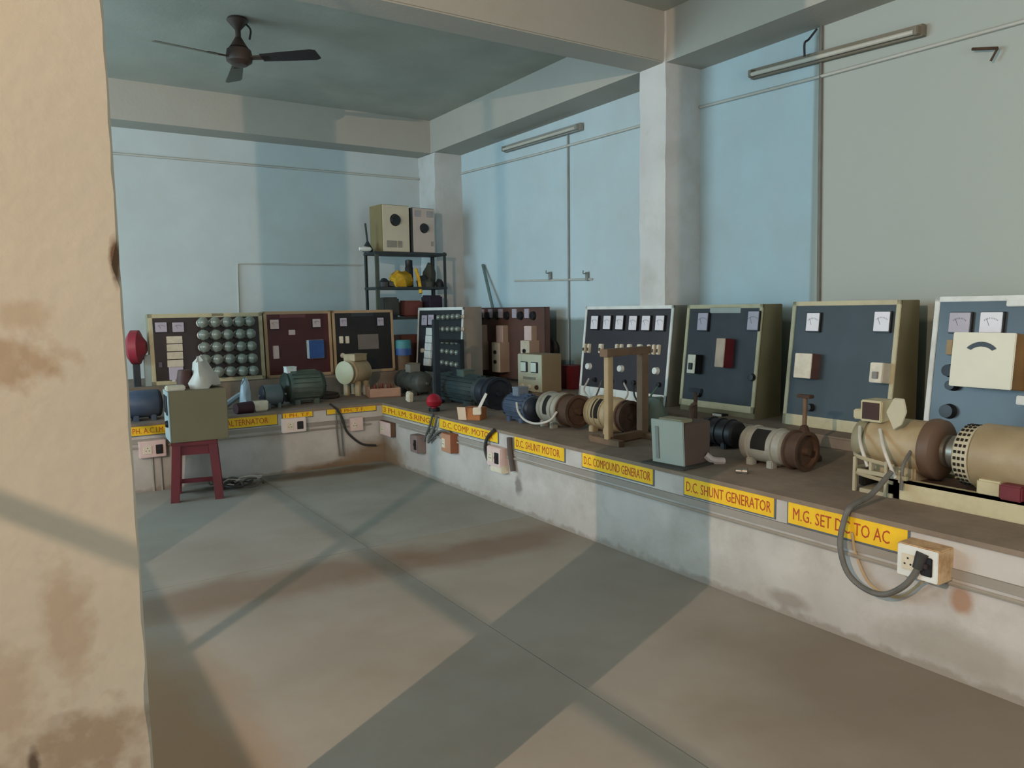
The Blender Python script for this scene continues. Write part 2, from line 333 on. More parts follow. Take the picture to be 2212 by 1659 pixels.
# wiring casing on the walls
cas = mat('casing_strip', 'b9bab3', .7, var=.08, dirt='938c7e', damt=.5)
def strip(i, pts, r=.013, m=cas, n=6): return struct(MB().tube(pts, r, n, 1).build('trim_%d' % i, m))
strip(1, [(4.985, 8.74, 3.235), (4.985, 7, 3.185), (4.985, 4.98, 3.15)])
strip(2, [(4.985, 4.65, 3.16), (4.985, 3.5, 3.12), (4.985, 1.0, 3.07)])
strip(3, [(x0b, 9.188, 3.19), (4.6, 9.188, 3.2)])
dcas = mat('dark_casing_strip', '6d6c66', .7, var=.15)
strip(4, [(4.985, onx(1227, 330, 4.985).y, 3.3), (4.985, onx(1228, 680, 4.985).y, ZR)], .011, mat('grey_conduit', '858b8b', .7, var=.12))
strip(5, [(4.985, onx(1774, 60, 4.985).y, ZS), (4.985, onx(1772, 640, 4.985).y, ZR)], .014, dcas)
strip(6, [(2.23, 9.19, 1.5), (2.24, 9.19, 2.06), (3.75, 9.19, 2.07)], .010)
strip(7, [(4.99, onx(1112, 607, 4.99).y, onx(1112, 607, 4.99).z), (4.99, onx(1280, 603, 4.99).y, onx(1280, 603, 4.99).z)], .012, cas)
strip(8, [(XB - .014, y0b, .39), (XB - .014, 6.6, .40)], .009, mat('bench_conduit', '8d867b', .8, var=.12))
strip(9, [(x0b, YB - .014, .385), (2.9, YB - .014, .385)], .009, MATS['bench_conduit'])

# ------------------------------------------------------------ tube lights, hooks, fan
def tube_light(pxa, pya, pxb, pyb, label, m, lift):
    a, b = onx(pxa, pya, 4.93), onx(pxb, pyb, 4.93)
    t = thing('tube_light', label, 'tube light', ((a + b) / 2)[:], group='tube lights on the right wall')
    d = (b - a) / 2; u = d.normalized()
    up = Vector((0, 0, 1)); s = Vector((1, 0, 0))
    Rm = Matrix((s, u, u.cross(s) * -1)).transposed() if False else Matrix(((1, 0, 0), (0, u.y, 0), (0, u.z, 1)))
    MB().box((.04, 0, .0), (.045, d.length * 2, .075), Rm).build('batten', m, t, .004)
    MB().cyl(-d * .94 + Vector((-.012, 0, -.012)), d * .94 + Vector((-.012, 0, -.012)), .016, n=12).build('tube', mat('unlit_tube_glass', 'bcb9ad', .25, var=.05), t)
    for s_ in (-1, 1): MB().box(d * (s_ * .96) + Vector((.0, 0, -.005)), (.05, .03, .055), Rm).build('end_holder', m, t, .004)
    MB().box(d * .1 + Vector((.045, 0, .0)), (.04, .16, .065), Rm).build('ballast_cover', m, t, .004)
    return t
tube_light(1085, 322, 1250, 272, 'greyish tube light on the wall above the corner panels', mat('grey_batten', '8e8f89', .6, var=.12, dirt='6c675c', damt=.5), 0)
tube_light(1617, 160, 1990, 62, 'dusty brown tube light beside the hanging wire', mat('dusty_batten', '7d7566', .6, var=.12, dirt='5f5545', damt=.5), 0)
a = onx(1765, 62, 4.95); b = onx(1738, 122, 4.92)
tag(MB().tube([a, a + Vector((-.02, .05, -.06)), b + Vector((-.03, -.02, .08)), b], .008).build('hanging_wire', dcable), 'dark wire curling from beam down to dusty tube light', 'wire')
a = onx(2100, 106, 4.95); b = onx(2155, 104, 4.95)
tag(MB().tube([a, b], .009).tube([b, onx(2140, 132, 4.95)], .007).build('wall_hook', rust), 'small rusty hook high on the wall right of the tube light', 'hook')
for px, py in ((1188, 596), (1268, 597)):
    p = onx(px, py, 4.98)
    h = thing('wall_bracket', 'small grey bracket on the pale wall above the panels', 'bracket', p[:], group='brackets on the right wall')
    MB().box((0, 0, 0), (.02, .04, .09)).build('plate', mat('faded_bracket', '7d827f', .7, var=.15), h, .003); MB().tube([(-.01, 0, .03), (-.05, 0, .03), (-.05, 0, .06)], .006).build('hook', MATS['faded_bracket'], h)
hub = onz(517, 128, 3.55)
fan = thing('ceiling_fan', 'dark brown three-blade ceiling fan hanging from the slab', 'ceiling fan', (hub.x, hub.y, 3.55))
fan_m = mat('dark_brown_fan', '3d302a', .45, var=.15)
MB().lathe((0, 0, ZC - 3.55), (0, 0, -1), [(0, .075), (.02, .085), (.05, .06), (.09, .025)], 20).build('canopy', fan_m, fan)
MB().cyl((0, 0, .05), (0, 0, ZC - 3.55), .022).lathe((0, 0, .17), (0, 0, -1), [(0, .025), (.06, .06), (.08, .075)], 20).build('downrod', fan_m, fan)
MB().lathe((0, 0, .10), (0, 0, -1), [(0, .05), (.03, .095), (.08, .105), (.12, .10), (.15, .06), (.155, 0)], 28).build('motor_housing', fan_m, fan)
MB().tube([(.05, .02, ZC - 3.56), (.10, .0, .25), (.09, .0, .17)], .008).build('wire', dcable, fan)
for i, (px, py, m) in enumerate(((350, 90, mat('olive_blade', '5c5c4e', .4, var=.1)), (686, 116, mat('dark_blade', '272325', .35, var=.1)), (505, 170, MATS['olive_blade']))):
    tip = onz(px, py, 3.56) - Vector((hub.x, hub.y, 3.55)); tip.z = 0
    th = math.atan2(tip.y, tip.x); rot = Matrix.Rotation(th, 3, 'Z') @ Matrix.Rotation(R(-14), 3, 'X')
    b = MB(); poly = [(.19, -.05, 0), (.62, -.075, 0), (.66, -.06, 0), (.67, .05, 0), (.63, .07, 0), (.19, .05, 0)]
    b.prism([rot @ Vector(p) + Vector((0, 0, .0)) for p in poly], rot @ Vector((0, 0, .006)))
    bl = b.build('blade', m, fan)
    MB().prism([rot @ Vector(p) for p in ((.06, -.02, .0), (.26, -.03, .0), (.26, .03, .0), (.06, .02, .0))], rot @ Vector((0, 0, .012))).build('blade_arm', fan_m, bl)

# ------------------------------------------------------------ painted signs on the bench front
def sign(label, txt, c0, c1, zt, zb, face):
    """c0,c1: extent along the bench (y for the right bench, x for the back bench)"""
    w = abs(c1 - c0); h = zt - zb; mid = (c0 + c1) / 2; zc = (zt + zb) / 2
    loc, rz = ((XB - .002, mid, zc), R(-90)) if face == 'r' else ((mid, YB - .002, zc), 0)
    t = thing('painted_sign', label, 'sign', loc, (0, 0, rz))
    MB().bx(-w / 2, w / 2, -.003, .004, -h / 2, h / 2).build('border', signbord, t)
    MB().bx(-w / 2 + .008, w / 2 - .008, -.006, .0, -h / 2 + .008, h / 2 - .006).build('panel', yellow, t)
    if txt:
        s, off, ww = txt
        o = text_mesh(s, .1, signred, parent=t, width=ww * w, height=h * .46); o.location = (off * w, -.0065, -.004)
    return t
def rsign(pxa, pxb, pya, pyb, ht, label, txt):
    a, b = onx(pxa, pya, XB), onx(pxb, pyb, XB); return sign(label, txt, a.y, b.y, .578, .578 - ht, 'r')
def bsign(pxa, pxb, py, ht, label, txt):
    a, b = ony(pxa, py, YB), ony(pxb, py, YB); return sign(label, txt, a.x, b.x, .578, .578 - ht, 'b')
rsign(826, 943, 900, 925, .105, 'yellow painted bench sign below the red lamp knob, beside the bench corner', ('3 PH. I.M. S.RING', -.02, .86))
rsign(950, 1078, 925, 950, .105, 'yellow painted bench sign under the orange carton', ('D.C. COMP. MOTOR', 0, .84))
rsign(1112, 1222, 960, 985, .115, 'yellow painted bench sign reading D.C. SHUNT MOTOR', ('D.C. SHUNT MOTOR', -.02, .86))
rsign(1258, 1414, 990, 1025, .115, 'yellow painted bench sign reading D.C. COMPOUND GENERATOR', ('D.C. COMPOUND GENERATOR', 0, .92))
rsign(1478, 1677, 1040, 1085, .12, 'yellow painted bench sign reading D.C. SHUNT GENERATOR', ('D.C. SHUNT GENERATOR', 0, .92))
rsign(1702, 1967, 1095, 1145, .125, 'yellow painted bench sign reading M.G. SET DC TO AC', ('M.G. SET DC TO AC', -.04, .80))
bsign(270, 362, 935, .10, 'yellow painted bench sign half hidden by the near pillar', ('1 PH. A.C.I.M.', 0, .86))
bsign(415, 600, 910, .115, 'yellow painted bench sign partly behind the box on the stool', ('MOTOR ALTERNATOR', -.02, .80))
bsign(608, 676, 890, .07, 'short yellow painted bench sign above the white switch box', ('1 PH. T.F.', 0, .8))
bsign(704, 813, 885, .07, 'yellow painted bench sign crossed by a hanging cable, at the bench corner', ('3 PH. T.F.', .0, .5))

# ------------------------------------------------------------ switch boxes on the bench front
def switch_box(label, px, py, w, h, face, m, d=.07, body=None, plug=True, mcb=True, grp='switch boxes on the bench front'):
    p = onx(px, py, XB) if face == 'r' else ony(px, py, YB)
    t = thing('switch_box', label, 'switch box', (XB - .001, p.y, p.z) if face == 'r' else (p.x, YB - .001, p.z), (0, 0, R(-90) if face == 'r' else 0), grp)
    MB().bx(-w / 2, w / 2, -d, .004, -h / 2, h / 2).build('body', body or m, t, .004)
    MB().bx(-w / 2 + .004, w / 2 - .004, -d - .006, -d + .001, -h / 2 + .004, h / 2 - .004).build('cover', m, t, .003)
    if plug:
        s = thing('x', 'x', 'x') if False else None
        MB().bx(-w * .36, -w * .04, -d - .012, -d - .004, -h * .26, h * .22).build('socket_plate', beige_p, t, .003)
        for dx, dz in ((-.012, -.01), (.012, -.01), (0, .014)): MB().cyl((-w * .2 + dx, -d - .0135, dz), (-w * .2 + dx, -d - .01, dz), .004, n=8).build('socket_hole', black, t)
    if mcb:
        b = MB().bx(w * .10, w * .36, -d - .014, -d - .004, -h * .3, h * .26).build('switch', black if w > .1 else beige_p, t, .003)
        MB().bx(w * .16, w * .30, -d - .024, -d - .012, -h * .06, h * .08).build('lever', dkbrown, b, .002)
    return t
switch_box('white socket box with rust-streaked brown side at the end of the M.G. set cable', 2012, 1206, .17, .135, 'r', whitef, .10, mat('rust_streaked_box', 'b99b74', .7, var=.1, dirt='7a4a22', damt=.9, dscale=14))
switch_box('white double socket box with a cable loop under the white gap between signs', 1082, 985, .20, .15, 'r', pink_p, .06)
switch_box('loose cream junction box below the white double socket box', 1086, 1010, .17, .06, 'r', beige_p, .055, plug=False, mcb=False)
switch_box('orange-brown socket box with a plug below the carton', 980, 955, .17, .16, 'r', mat('orange_brown_box', 'a87a5f', .6, var=.12), .07, mat('brown_box_side', '845038', .6), mcb=False)
switch_box('grey-brown switch box tilted open near the bench corner', 912, 957, .15, .16, 'r', mat('mauve_grey_box', '7c6c69', .6, var=.12), .08, plug=False)
switch_box('pink socket box on the bench right at the inner corner', 843, 925, .26, .14, 'r', pink_p, .05, mat('brown_box_edge', '5d4536', .7), mcb=False)
switch_box('white switch box below the short yellow sign on the back bench', 632, 917, .22, .13, 'b', mat('pinkish_white_box', 'cfc3be', .5, var=.05), .06)
switch_box('pinkish switch box behind the hanging cable on the back bench', 767, 915, .13, .13, 'b', pink_p, .05, mcb=False)
switch_box('pinkish switch box with conduits below, next to the near pillar', 328, 968, .21, .14, 'b', pink_p, .06)
for k, px in enumerate((329, 347)):
    a = ony(px, 990, YB - .012); tag(MB().tube([(a.x, a.y, .32), (a.x, a.y, .0)], .008, 6).build('drop_conduit', MATS['bench_conduit']), 'thin vertical conduit below the pinkish switch box', 'conduit', 'conduits under the switch box')

# ------------------------------------------------------------ instrument boards
class Board:
    """cabinet with a front panel; local x to the viewer's right, y into the wall, z up the panel"""
    def __init__(s, name, label, face, front, z0, pl, pr, ptop, lean, depth, frame_m, panel_m, side_m, fw=.035, skirt=0., bottom_frame=None):
        s.face = face; zt = 1.5
        if face == 'r':
            y0 = onx(pl[0], pl[1], front + (ptop - z0) * math.tan(R(lean))).y; y1 = onx(pr[0], pr[1], front + (ptop - z0) * math.tan(R(lean))).y
            s.w = y0 - y1; s.loc = Vector((front, y0, z0)); rz = R(-90)
        else:
            x0 = ony(pl[0], pl[1], front + (ptop - z0) * math.tan(R(lean))).x; x1 = ony(pr[0], pr[1], front + (ptop - z0) * math.tan(R(lean))).x
            s.w = x1 - x0; s.loc = Vector((x0, front, z0)); rz = 0
        s.h = (ptop - z0) / math.cos(R(lean))
        s.t = thing(name, label, 'control panel', s.loc[:], (0, 0, rz))
        s.rx = Matrix.Rotation(R(-lean), 4, 'X'); s.M = Matrix.Translation(s.loc) @ Matrix.Rotation(rz, 4, 'Z') @ s.rx; s.Mi = s.M.inverted()
        w, h = s.w, s.h; th = R(lean); hz = h * math.cos(th); ty = h * math.sin(th)
        # cabinet: sloping front, upright back
        prof = [(0, 0.001, -skirt), (0, .001, 0), (0, ty + .002, hz), (0, ty + depth, hz), (0, ty + depth, -skirt)]
        cab = MB().prism(prof, (w, 0, 0)).build('cabinet', side_m, s.t, .004)
        bf = bottom_frame or fw
        s.mk(MB().bx(0, w, -.012, .0, h - fw, h).bx(0, fw, -.012, .0, 0, h).bx(w - fw, w, -.012, .0, 0, h).bx(0, w, -.012, .0, 0, bf), 'frame', frame_m, .003)
        s.mk(MB().bx(fw * .9, w - fw * .9, -.006, .001, bf * .9, h - fw * .9), 'panel', panel_m)
    def mk(s, mb, name, m, bev=0., parent=None):
        mb.v = [s.rx @ p for p in mb.v]; return mb.build(name, m, parent or s.t, bev)
    def at(s, px, py, off=0.):
        o = s.Mi @ EYE; d = s.Mi.to_3x3() @ ray(px, py); t = (-off - o.y) / d.y; p = o + d * t; return p.x, p.z
    def meter(s, px, py, w=.10, h=.10, m=None):
        u, v = s.at(px, py, .03)
        b = s.mk(MB().bx(u - w / 2, u + w / 2, -.03, 0, v - h / 2, v + h / 2), 'meter', black, .003)
        s.mk(MB().bx(u - w * .47, u + w * .45, -.034, -.028, v - h * .44, v + h * .46), 'meter_face', m or face_w, .002, b)
        arc = MB(); rr = h * .42
        for k in range(9):
            a_ = R(50 + 80 * k / 8); c_ = (u + rr * math.cos(a_), -.0345, v - h * .22 + rr * math.sin(a_)); arc.box(c_, (.002, .001, .008), Matrix.Rotation(R(90) - a_, 3, 'Y'))
        arc.box((u - rr * .3, -.0345, v + h * .02), (.0018, .001, rr * .8), Matrix.Rotation(R(-22), 3, 'Y'))
        s.mk(arc, 'scale_and_needle', black, 0, b)
        return b
    def plate(s, px, py, w, h, m, name='plate', d=.012, bev=.002):
        u, v = s.at(px, py, d); return s.mk(MB().bx(u - w / 2, u + w / 2, -d, 0, v - h / 2, v + h / 2), name, m, bev)
    def box(s, px, py, w, h, d, m, name='switch', side=None, knob=None):
        u, v = s.at(px, py, d)
        b = s.mk(MB().bx(u - w / 2, u + w / 2, -d, 0, v - h / 2, v + h / 2), name, side or m, .004)
        s.mk(MB().bx(u - w / 2 + .002, u + w / 2 - .002, -d - .008, -d + .001, v - h / 2 + .002, v + h / 2 - .002), 'cover', m, .003, b)
        if knob: s.mk(MB().bx(u - w * .22, u + w * .22, -d - .02, -d - .006, v - h * .3, v + h * .05), 'button', knob, .003, b)
        return b
    def knob(s, px, py, r, m, d=.03, name='knob'):
        u, v = s.at(px, py, d); return s.mk(MB().lathe((u, 0, v), (0, -1, 0), [(0, r * 1.2), (.004, r * 1.2), (.005, r), (d, r * .85), (d + .002, 0)], 16), name, m)
    def bulb(s, px, py, r=.032, mesh=[None, None]):
        u, v = s.at(px, py, .08 * r / .035)
        if mesh[0] is None:
            k = MB().lathe((0, 0, 0), (0, -1, 0), [(0, .026), (.012, .026), (.015, .018), (.04, .017)], 14).build('x', mat('porcelain', 'cfcabd', .3, var=.05)); mesh[0] = k.data
            g_ = MB().lathe((0, 0, 0), (0, -1, 0), [(.038, .016), (.05, .02), (.065, .031), (.082, .035), (.10, .03), (.112, .016), (.115, 0)], 16).build('x', glass_m); mesh[1] = g_.data
            for q in (k, g_): bpy.data.objects.remove(q)
        p = s.rx @ Vector((u, -.006, v))
        h_ = part('bulb_holder', mesh[0], None, s.t, p[:]); h_.scale = (r / .035,) * 3; h_.rotation_euler = s.rx.to_euler()
        part('bulb', mesh[1], None, h_)
        return h_

FB = 8.18   # front of the boards on the back ledge
# big lamp-load board
b1 = Board('lamp_load_board', 'long black lamp-load board with rows of bulbs on the back ledge', 'b', FB, ZRB, (318, 680), (565, 674), ony(440, 677, 8.21).z, 3, .14, cream, dkbrown, olive, .04)
lil = mat('lilac_face', 'a9a0ac', .4, var=.05); b1.meter(348, 707, .115, .105, lil); b1.meter(385, 707, .115, .105, lil)
for k in range(4): b1.plate(377 + k * .8, 734 + 17 * k, .145, .07, beige_p, 'switch_plate', .03)
b1.plate(381, 802, .13, .17, mat('lilac_paper', 'b9aebd', .8, var=.06), 'paper_note', .02)
b1.plate(376, 822, .03, .03, whitef, 'tag', .02); b1.plate(347, 788, .03, .05, mat('grey_violet_knob', '58505c', .5), 'knob_plate', .02)
for r_ in range(5):
    for c_ in range(5):
        b1.bulb(438 + c_ * 26.2 + r_ * 2.0 - (4 if c_ == 4 else 0), 697 + 26.5 * r_ - c_ * .7, .056)
b1.plate(470, 680, .12, .03, olive, 'name_plate')
# red board
b2 = Board('red_control_panel', 'dark red control panel with two meters and a blue switch', 'b', FB, ZRB, (568, 674), (713, 671), ony(640, 672, 8.21).z, 2.5, .13, mat('tan_frame', 'a58a6a', .6, var=.08), redlam, olive, .032)
b2.meter(593, 701, .10, .11, pink_p); b2.meter(684, 698, .095, .10, pink_p)
b2.plate(632, 682, .28, .045, mat('dusky_red_plate', '6a3b3c', .5), 'name_plate', .008)
b2.plate(631, 718, .07, .055, pink_p, 'small_plate', .02); b2.box(597, 761, .06, .14, .03, pink_p, 'isolator')
b2.box(684, 754, .17, .20, .08, bluep, 'blue_switch', whitef, None)
# black board with screen
b3 = Board('black_control_panel', 'black control panel with a grey label plate beside the corner rack', 'b', FB, ZRB, (716, 672), (847, 668), ony(780, 670, 8.21).z, 2.5, .13, mat('tan_frame', 'a58a6a'), mat('black_laminate', '1f1c1c', .45, var=.2), olive, .03)
b3.meter(742, 696, .085, .10, mat('lilac_face', 'a9a0ac', .4, var=.05)); b3.meter(822, 695, .085, .10, MATS['lilac_face'])
b3.plate(796, 738, .25, .17, mat('grey_label', '6c645c', .5, var=.08), 'label_plate', .012); b3.plate(782, 679, .27, .05, slate, 'name_plate', .008)
b3.box(738, 734, .04, .08, .03, beige_p, 'isolator'); b3.box(751, 734, .04, .08, .03, beige_p, 'isolator'); b3.knob(742, 768, .03, beige_p)

FR = 4.56
# lamp board on the right bench
b4 = Board('lamp_load_cabinet', 'white-framed lamp cabinet with small bulbs behind the dark post stand', 'r', 4.06, ZB, (905, 672), (1003, 662), onx(955, 664, 4.11).z, 4, .22, whitef, slate, mat('pinkish_grey_side', '8b8074', .6, var=.1), .033, 0, .19)
b4.meter(917, 692, .15, .13, MATS['lilac_face']); b4.meter(931, 691, .15, .13, MATS['lilac_face'])
for k in range(5): b4.plate(926.5 - k * 1.3, 716 + 16.5 * k, .16, .085, whitef, 'switch_plate', .03)
b4.knob(910, 757, .03, beige_p)
for r_, yy in enumerate((686, 711, 737, 757, 781)):
    for c_ in range(5): b4.bulb(949 + c_ * 10.3 - r_ * .6, yy + c_ * 1.0 * (r_ - 1) * .6, .030)
# brown panel
b5 = Board('brown_switch_panel', 'brown switch panel with a row of dark dials and three isolators', 'r', 4.72, .70, (1016, 670), (1178, 660), onx(1100, 664, 4.72).z, 0, .06, mat('brown_edge', '4a3a34', .6), brownlam, brownlam, .012)
for px in (1028, 1043, 1061, 1083, 1113, 1140):
    b5.plate(px - 3, 677, .085, .10, MATS['lilac_face'], 'dial_plate', .02); b5.knob(px + 8, 682, .05, black, .035)
for px, py in ((1036, 722), (1080, 724), (1141, 726)):
    b5.box(px, py, .14, .22, .07, pink_p, 'isolator', mat('tan_side', 'a08a78', .6, var=.08))
for px, py in ((1028, 768), (1072, 772), (1135, 770)):
    q = b5.box(px, py, .17, .34, .13, beige_p, 'starter', mat('tan_side', 'a08a78'))
    u, v = b5.at(px, py, .13)
    for dz in (.06, -.05): b5.mk(MB().cyl((u, -.139, v + dz), (u, -.155, v + dz), .022, n=14), 'push_button', black, 0, q)
# white framed six-meter board
b6 = Board('six_meter_panel', 'white-framed dark panel with a row of six meters and toggle switches', 'r', 4.5, ZR, (1267, 668), (1458, 658), onx(1360, 661, 4.58).z, 6.5, .2, whitef, mat('charcoal_laminate', '2f2c31', .5, var=.12), mat('grey_olive_side', '807c6e', .6, var=.08), .028, 0, .095)
for px, py in ((1284, 697), (1311, 697), (1338, 697), (1367, 698), (1395, 698), (1425, 698)): b6.meter(px, py, .105, .135, face_w)
for px, w in ((1262, .03), (1271, .03), (1297, .05), (1331, .03), (1341, .03), (1358, .045), (1380, .05), (1400, .03), (1411, .03), (1421, .03)):
    b6.box(px, 752 + (px - 1262) * .02, w, .085, .025, beige_p, 'toggle', None, mat('brown_switch', '5a4c42', .5))
for px, py in ((1268, 791), (1337, 796), (1413, 801)): b6.knob(px, py, .033, whitef, .04)
for px in (1282, 1318, 1346, 1366, 1420): b6.knob(px, 820 + (px - 1282) * .08, .022, black, .03, 'terminal')
for k, (a0, a1, a2) in enumerate((((1272, 818), (1262, 845), (1290, 872)), ((1300, 822), (1290, 850), (1275, 878)), ((1348, 828), (1356, 852), (1335, 880)), ((1368, 830), (1372, 858), (1392, 885)), ((1420, 836), (1405, 862), (1432, 893)))):
    q3 = onx(a2[0], a2[1], 4.2); q3.z = max(q3.z, ZB + .008)
    tag(MB().tube([onx(a0[0], a0[1], 4.44), onx(a1[0], a1[1], 4.33), q3], .008, 6).build('test_lead', [wcable, cable_m, wcable, dcable, mat('green_lead', '46635a', .6)][k]), ['pale test lead at the left end of six-meter panel', 'grey test lead crossing the six-meter panel foot', 'pale test lead hanging behind the portal frame', 'black test lead behind the right portal post', 'green test lead below the right six-meter knob'][k], 'lead')
# slate board
b7 = Board('slate_two_meter_panel', 'dark slate panel in olive cabinet with two meters and one copper-beige isolator', 'r', 4.5, .70, (1487, 662), (1651, 654), onx(1570, 658, 4.58).z, 6.5, .21, cream, slate, mat('olive_side', '7a7256', .6, var=.08), .03, .1, .05)
b7.meter(1518, 695, .11, .15, mat('lilac_face', 'a9a0ac')); b7.meter(1627, 693, .105, .15, MATS['lilac_face'])
b7.plate(1566, 669, .30, .05, mat('pale_nameplate', '9aa09a', .5, var=.06), 'name_plate', .012)
b7.box(1556, 762, .09, .22, .10, mat('copper_beige', 'b39a86', .5), 'isolator', maroon); b7.box(1494, 786, .085, .15, .08, beige_p, 'push_button_box', black, black)
for px, py in ((1504, 850), (1620, 815)): b7.knob(px, py, .03, black, .04, 'terminal')
u, v = b7.at(1550, 912, .05); m7 = b7.mk(MB().bx(u - .05, u + .05, -.06, .01, v - .06, v + .07), 'lower_meter', black, .003); b7.mk(MB().bx(u - .045, u + .042, -.066, -.058, v - .052, v + .064), 'meter_face', whitef, .002, m7)
# blue-grey board
b8 = Board('blue_grey_two_meter_panel', 'blue-grey panel in cream frame with two white meters and two square switches', 'r', 4.5, ZR, (1715, 655), (1950, 645), onx(1832, 650, 4.58).z, 6.5, .2, cream, bluegrey, mat('olive_side', '7a7256'), .03, 0, .075)
b8.meter(1756, 696, .105, .135); b8.meter(1905, 695, .11, .135)
b8.box(1735, 790, .135, .17, .09, beige_p, 'main_switch', mat('brown_side', '5a403a', .6)); b8.box(1893, 805, .085, .125, .10, beige_p, 'push_button_box', beige_p, mat('grey_button', '77706a', .5))
for px, py in ((1744, 880), (1895, 886)): b8.knob(px, py, .028, black, .05, 'terminal')
MB().cyl((.36, .2, .5), (.36, .21, .5), .01).build('bolt', black, b8.t)
# glossy board at the right edge
b9 = Board('glossy_meter_panel', 'white-framed glossy blue-grey panel with a large dial box fixed on it', 'r', 4.5, ZR, (2023, 642), (2262, 636), onx(2100, 640, 4.58).z, 6.5, .2, whitef, glossblue, mat('olive_side', '7a7256'), .03, 0, .05)
b9.meter(2073, 697, .125, .125, MATS['lilac_face']); b9.meter(2141, 697, .125, .125, face_w)
u, v = b9.at(2118, 778, .17)
db = b9.mk(MB().bx(u - .155, u + .165, -.16, 0, v - .15, v + .15), 'dial_box', mat('varnished_box', '8a6232', .45, var=.2, scale=5, dirt='5b3c1c', damt=.6), .005)
b9.mk(MB().bx(u - .155, u + .165, -.172, -.158, v - .15, v + .15), 'dial_box_face', mat('cream_dial_face', 'd4cfba', .4, var=.04), .004, db)
arc = MB(); pr = []
for k in range(13): a_ = R(40 + 100 * k / 12); pr.append((u + .10 * math.cos(a_), -.174, v + .0 + .10 * math.sin(a_)))
for k in range(12, -1, -1): a_ = R(46 + 88 * k / 12); pr.append((u + .078 * math.cos(a_), -.174, v + .0 + .074 * math.sin(a_)))
arc.add(pr, [list(range(len(pr)))]); b9.mk(arc, 'dial_window', black, 0, db)
b9.box(2052, 750, .04, .09, .05, palewood, 'toggle', black); b9.knob(2046, 800, .04, darkst, .05); b9.knob(2050, 832, .032, black, .06, 'terminal')
b9.box(2196, 655, .10, .035, .03, whitef, 'name_lamp'); b9.box(2206, 865, .05, .05, .04, whitef, 'toggle')
b9.knob(2042, 888, .045, black, .05, 'rheostat_knob')

# ------------------------------------------------------------ machines
def rib_ring(t, x0, x1, Rr, m, n=20, h=.012):
    b = MB()
    for k in range(n):
        a_ = 2 * math.pi * k / n; b.box(((x0 + x1) / 2, (Rr) * math.cos(a_), Rr * math.sin(a_)), (x1 - x0, .006, h * 2), Matrix.Rotation(a_ - math.pi / 2, 3, 'X'))
    return b.build('cooling_ribs', m, t)
def motor(name, label, loc, ang, L, Rr, m, foot=.05, ribs=False, bells=None, drum=None, drum_m=rust, drum_side=1, tbox=None, tb_m=None, window=None, shaft=.03, eye=False, disc=None, cat='motor', group=None, bands_=0):
    """axis along local x; loc is on the bench under the middle of the body; ang about z"""
    t = thing(name, label, cat, loc, (0, 0, ang), group); zc = Rr + foot
    c = MB().lathe((-L / 2, 0, zc), (1, 0, 0), [(0, Rr * .97), (.01, Rr), (L - .01, Rr), (L, Rr * .97)], 30).build('body', m, t)
    for s in (-1, 1):
        MB().lathe((s * L / 2, 0, zc), (s, 0, 0), [(0, Rr * .98), (L * .06, Rr * .98), (L * .12, Rr * .86), (L * .16, Rr * .5), (L * .18, Rr * .3), (L * .2, 0)], 28).build('end_bell', bells or m, t)
        MB().box((s * L * .3, -Rr * .62, foot / 2 + .01), (L * .18, Rr * .5, foot + .04)).build('foot', m, t, .006)
        MB().box((s * L * .3, Rr * .62, foot / 2 + .01), (L * .18, Rr * .5, foot + .04)).build('foot', m, t, .006)
    if ribs: rib_ring(c, -L * .42, L * .42, Rr + .004, m) ; 
    if ribs:
        for o in c.children: o.location.z = zc
    for k in range(bands_):
        x = -L * .35 + L * .7 * k / max(1, bands_ - 1); MB().lathe((x - .006, 0, zc), (1, 0, 0), [(0, Rr), (.002, Rr + .008), (.010, Rr + .008), (.012, Rr)], 30).build('ring', bells or m, t)
    sx = L / 2 + L * .18
    MB().cyl((-sx - shaft * .4, 0, zc), (sx + shaft, 0, zc), Rr * .13, n=14).build('shaft', steel, t)
    if drum:
        dr, dl = drum; x = drum_side * (sx + .005)
        MB().lathe((x, 0, zc), (drum_side, 0, 0), [(0, dr * .5), (.0, dr), (.012, dr), (.015, dr * .9), (dl - .015, dr * .9), (dl - .012, dr), (dl, dr), (dl, dr * .82), (dl - .02, dr * .75), (dl - .02, dr * .2), (dl + .012, dr * .18), (dl + .012, 0)], 30).build('brake_drum', drum_m, t)
    if disc:
        dr, x, dm = disc; MB().lathe((x, 0, zc), (-1 if x < 0 else 1, 0, 0), [(0, dr), (.015, dr), (.02, dr * .9), (.024, dr * .25), (.03, 0)], 30).build('end_disc', dm, t)
    if tbox:
        bx_, by_, bz_, off = tbox; b = MB().box((off, 0, zc + Rr + bz_ / 2 - .012), (bx_, by_, bz_)).build('terminal_box', tb_m or m, t, .005); MB().box((off, 0, zc + Rr + bz_ - .012), (bx_ * 1.06, by_ * 1.06, .012)).build('lid', tb_m or m, b, .003)
    if window:
        x, w_, a0 = window
        pts = []; n = 8
        b = MB()
        for k in range(n):
            a1, a2 = R(a0 - 38 + 76 * k / n), R(a0 - 38 + 76 * (k + 1) / n); r2 = Rr + .002
            b.add([(x - w_ / 2, r2 * math.cos(a1), zc + r2 * math.sin(a1)), (x + w_ / 2, r2 * math.cos(a1), zc + r2 * math.sin(a1)), (x + w_ / 2, r2 * math.cos(a2), zc + r2 * math.sin(a2)), (x - w_ / 2, r2 * math.cos(a2), zc + r2 * math.sin(a2))], [[0, 1, 2, 3]])
        b.build('inspection_opening', hole, t)
    if eye: MB().torus((0, 0, zc + Rr + .025), (0, 1, 0), .02, .006, 16, 6).build('eye_bolt', steel, t)
    return t
def ry(px, py, X): return onx(px, py, X).y
AY = R(-90)   # axis along the right bench, local +x towards the camera
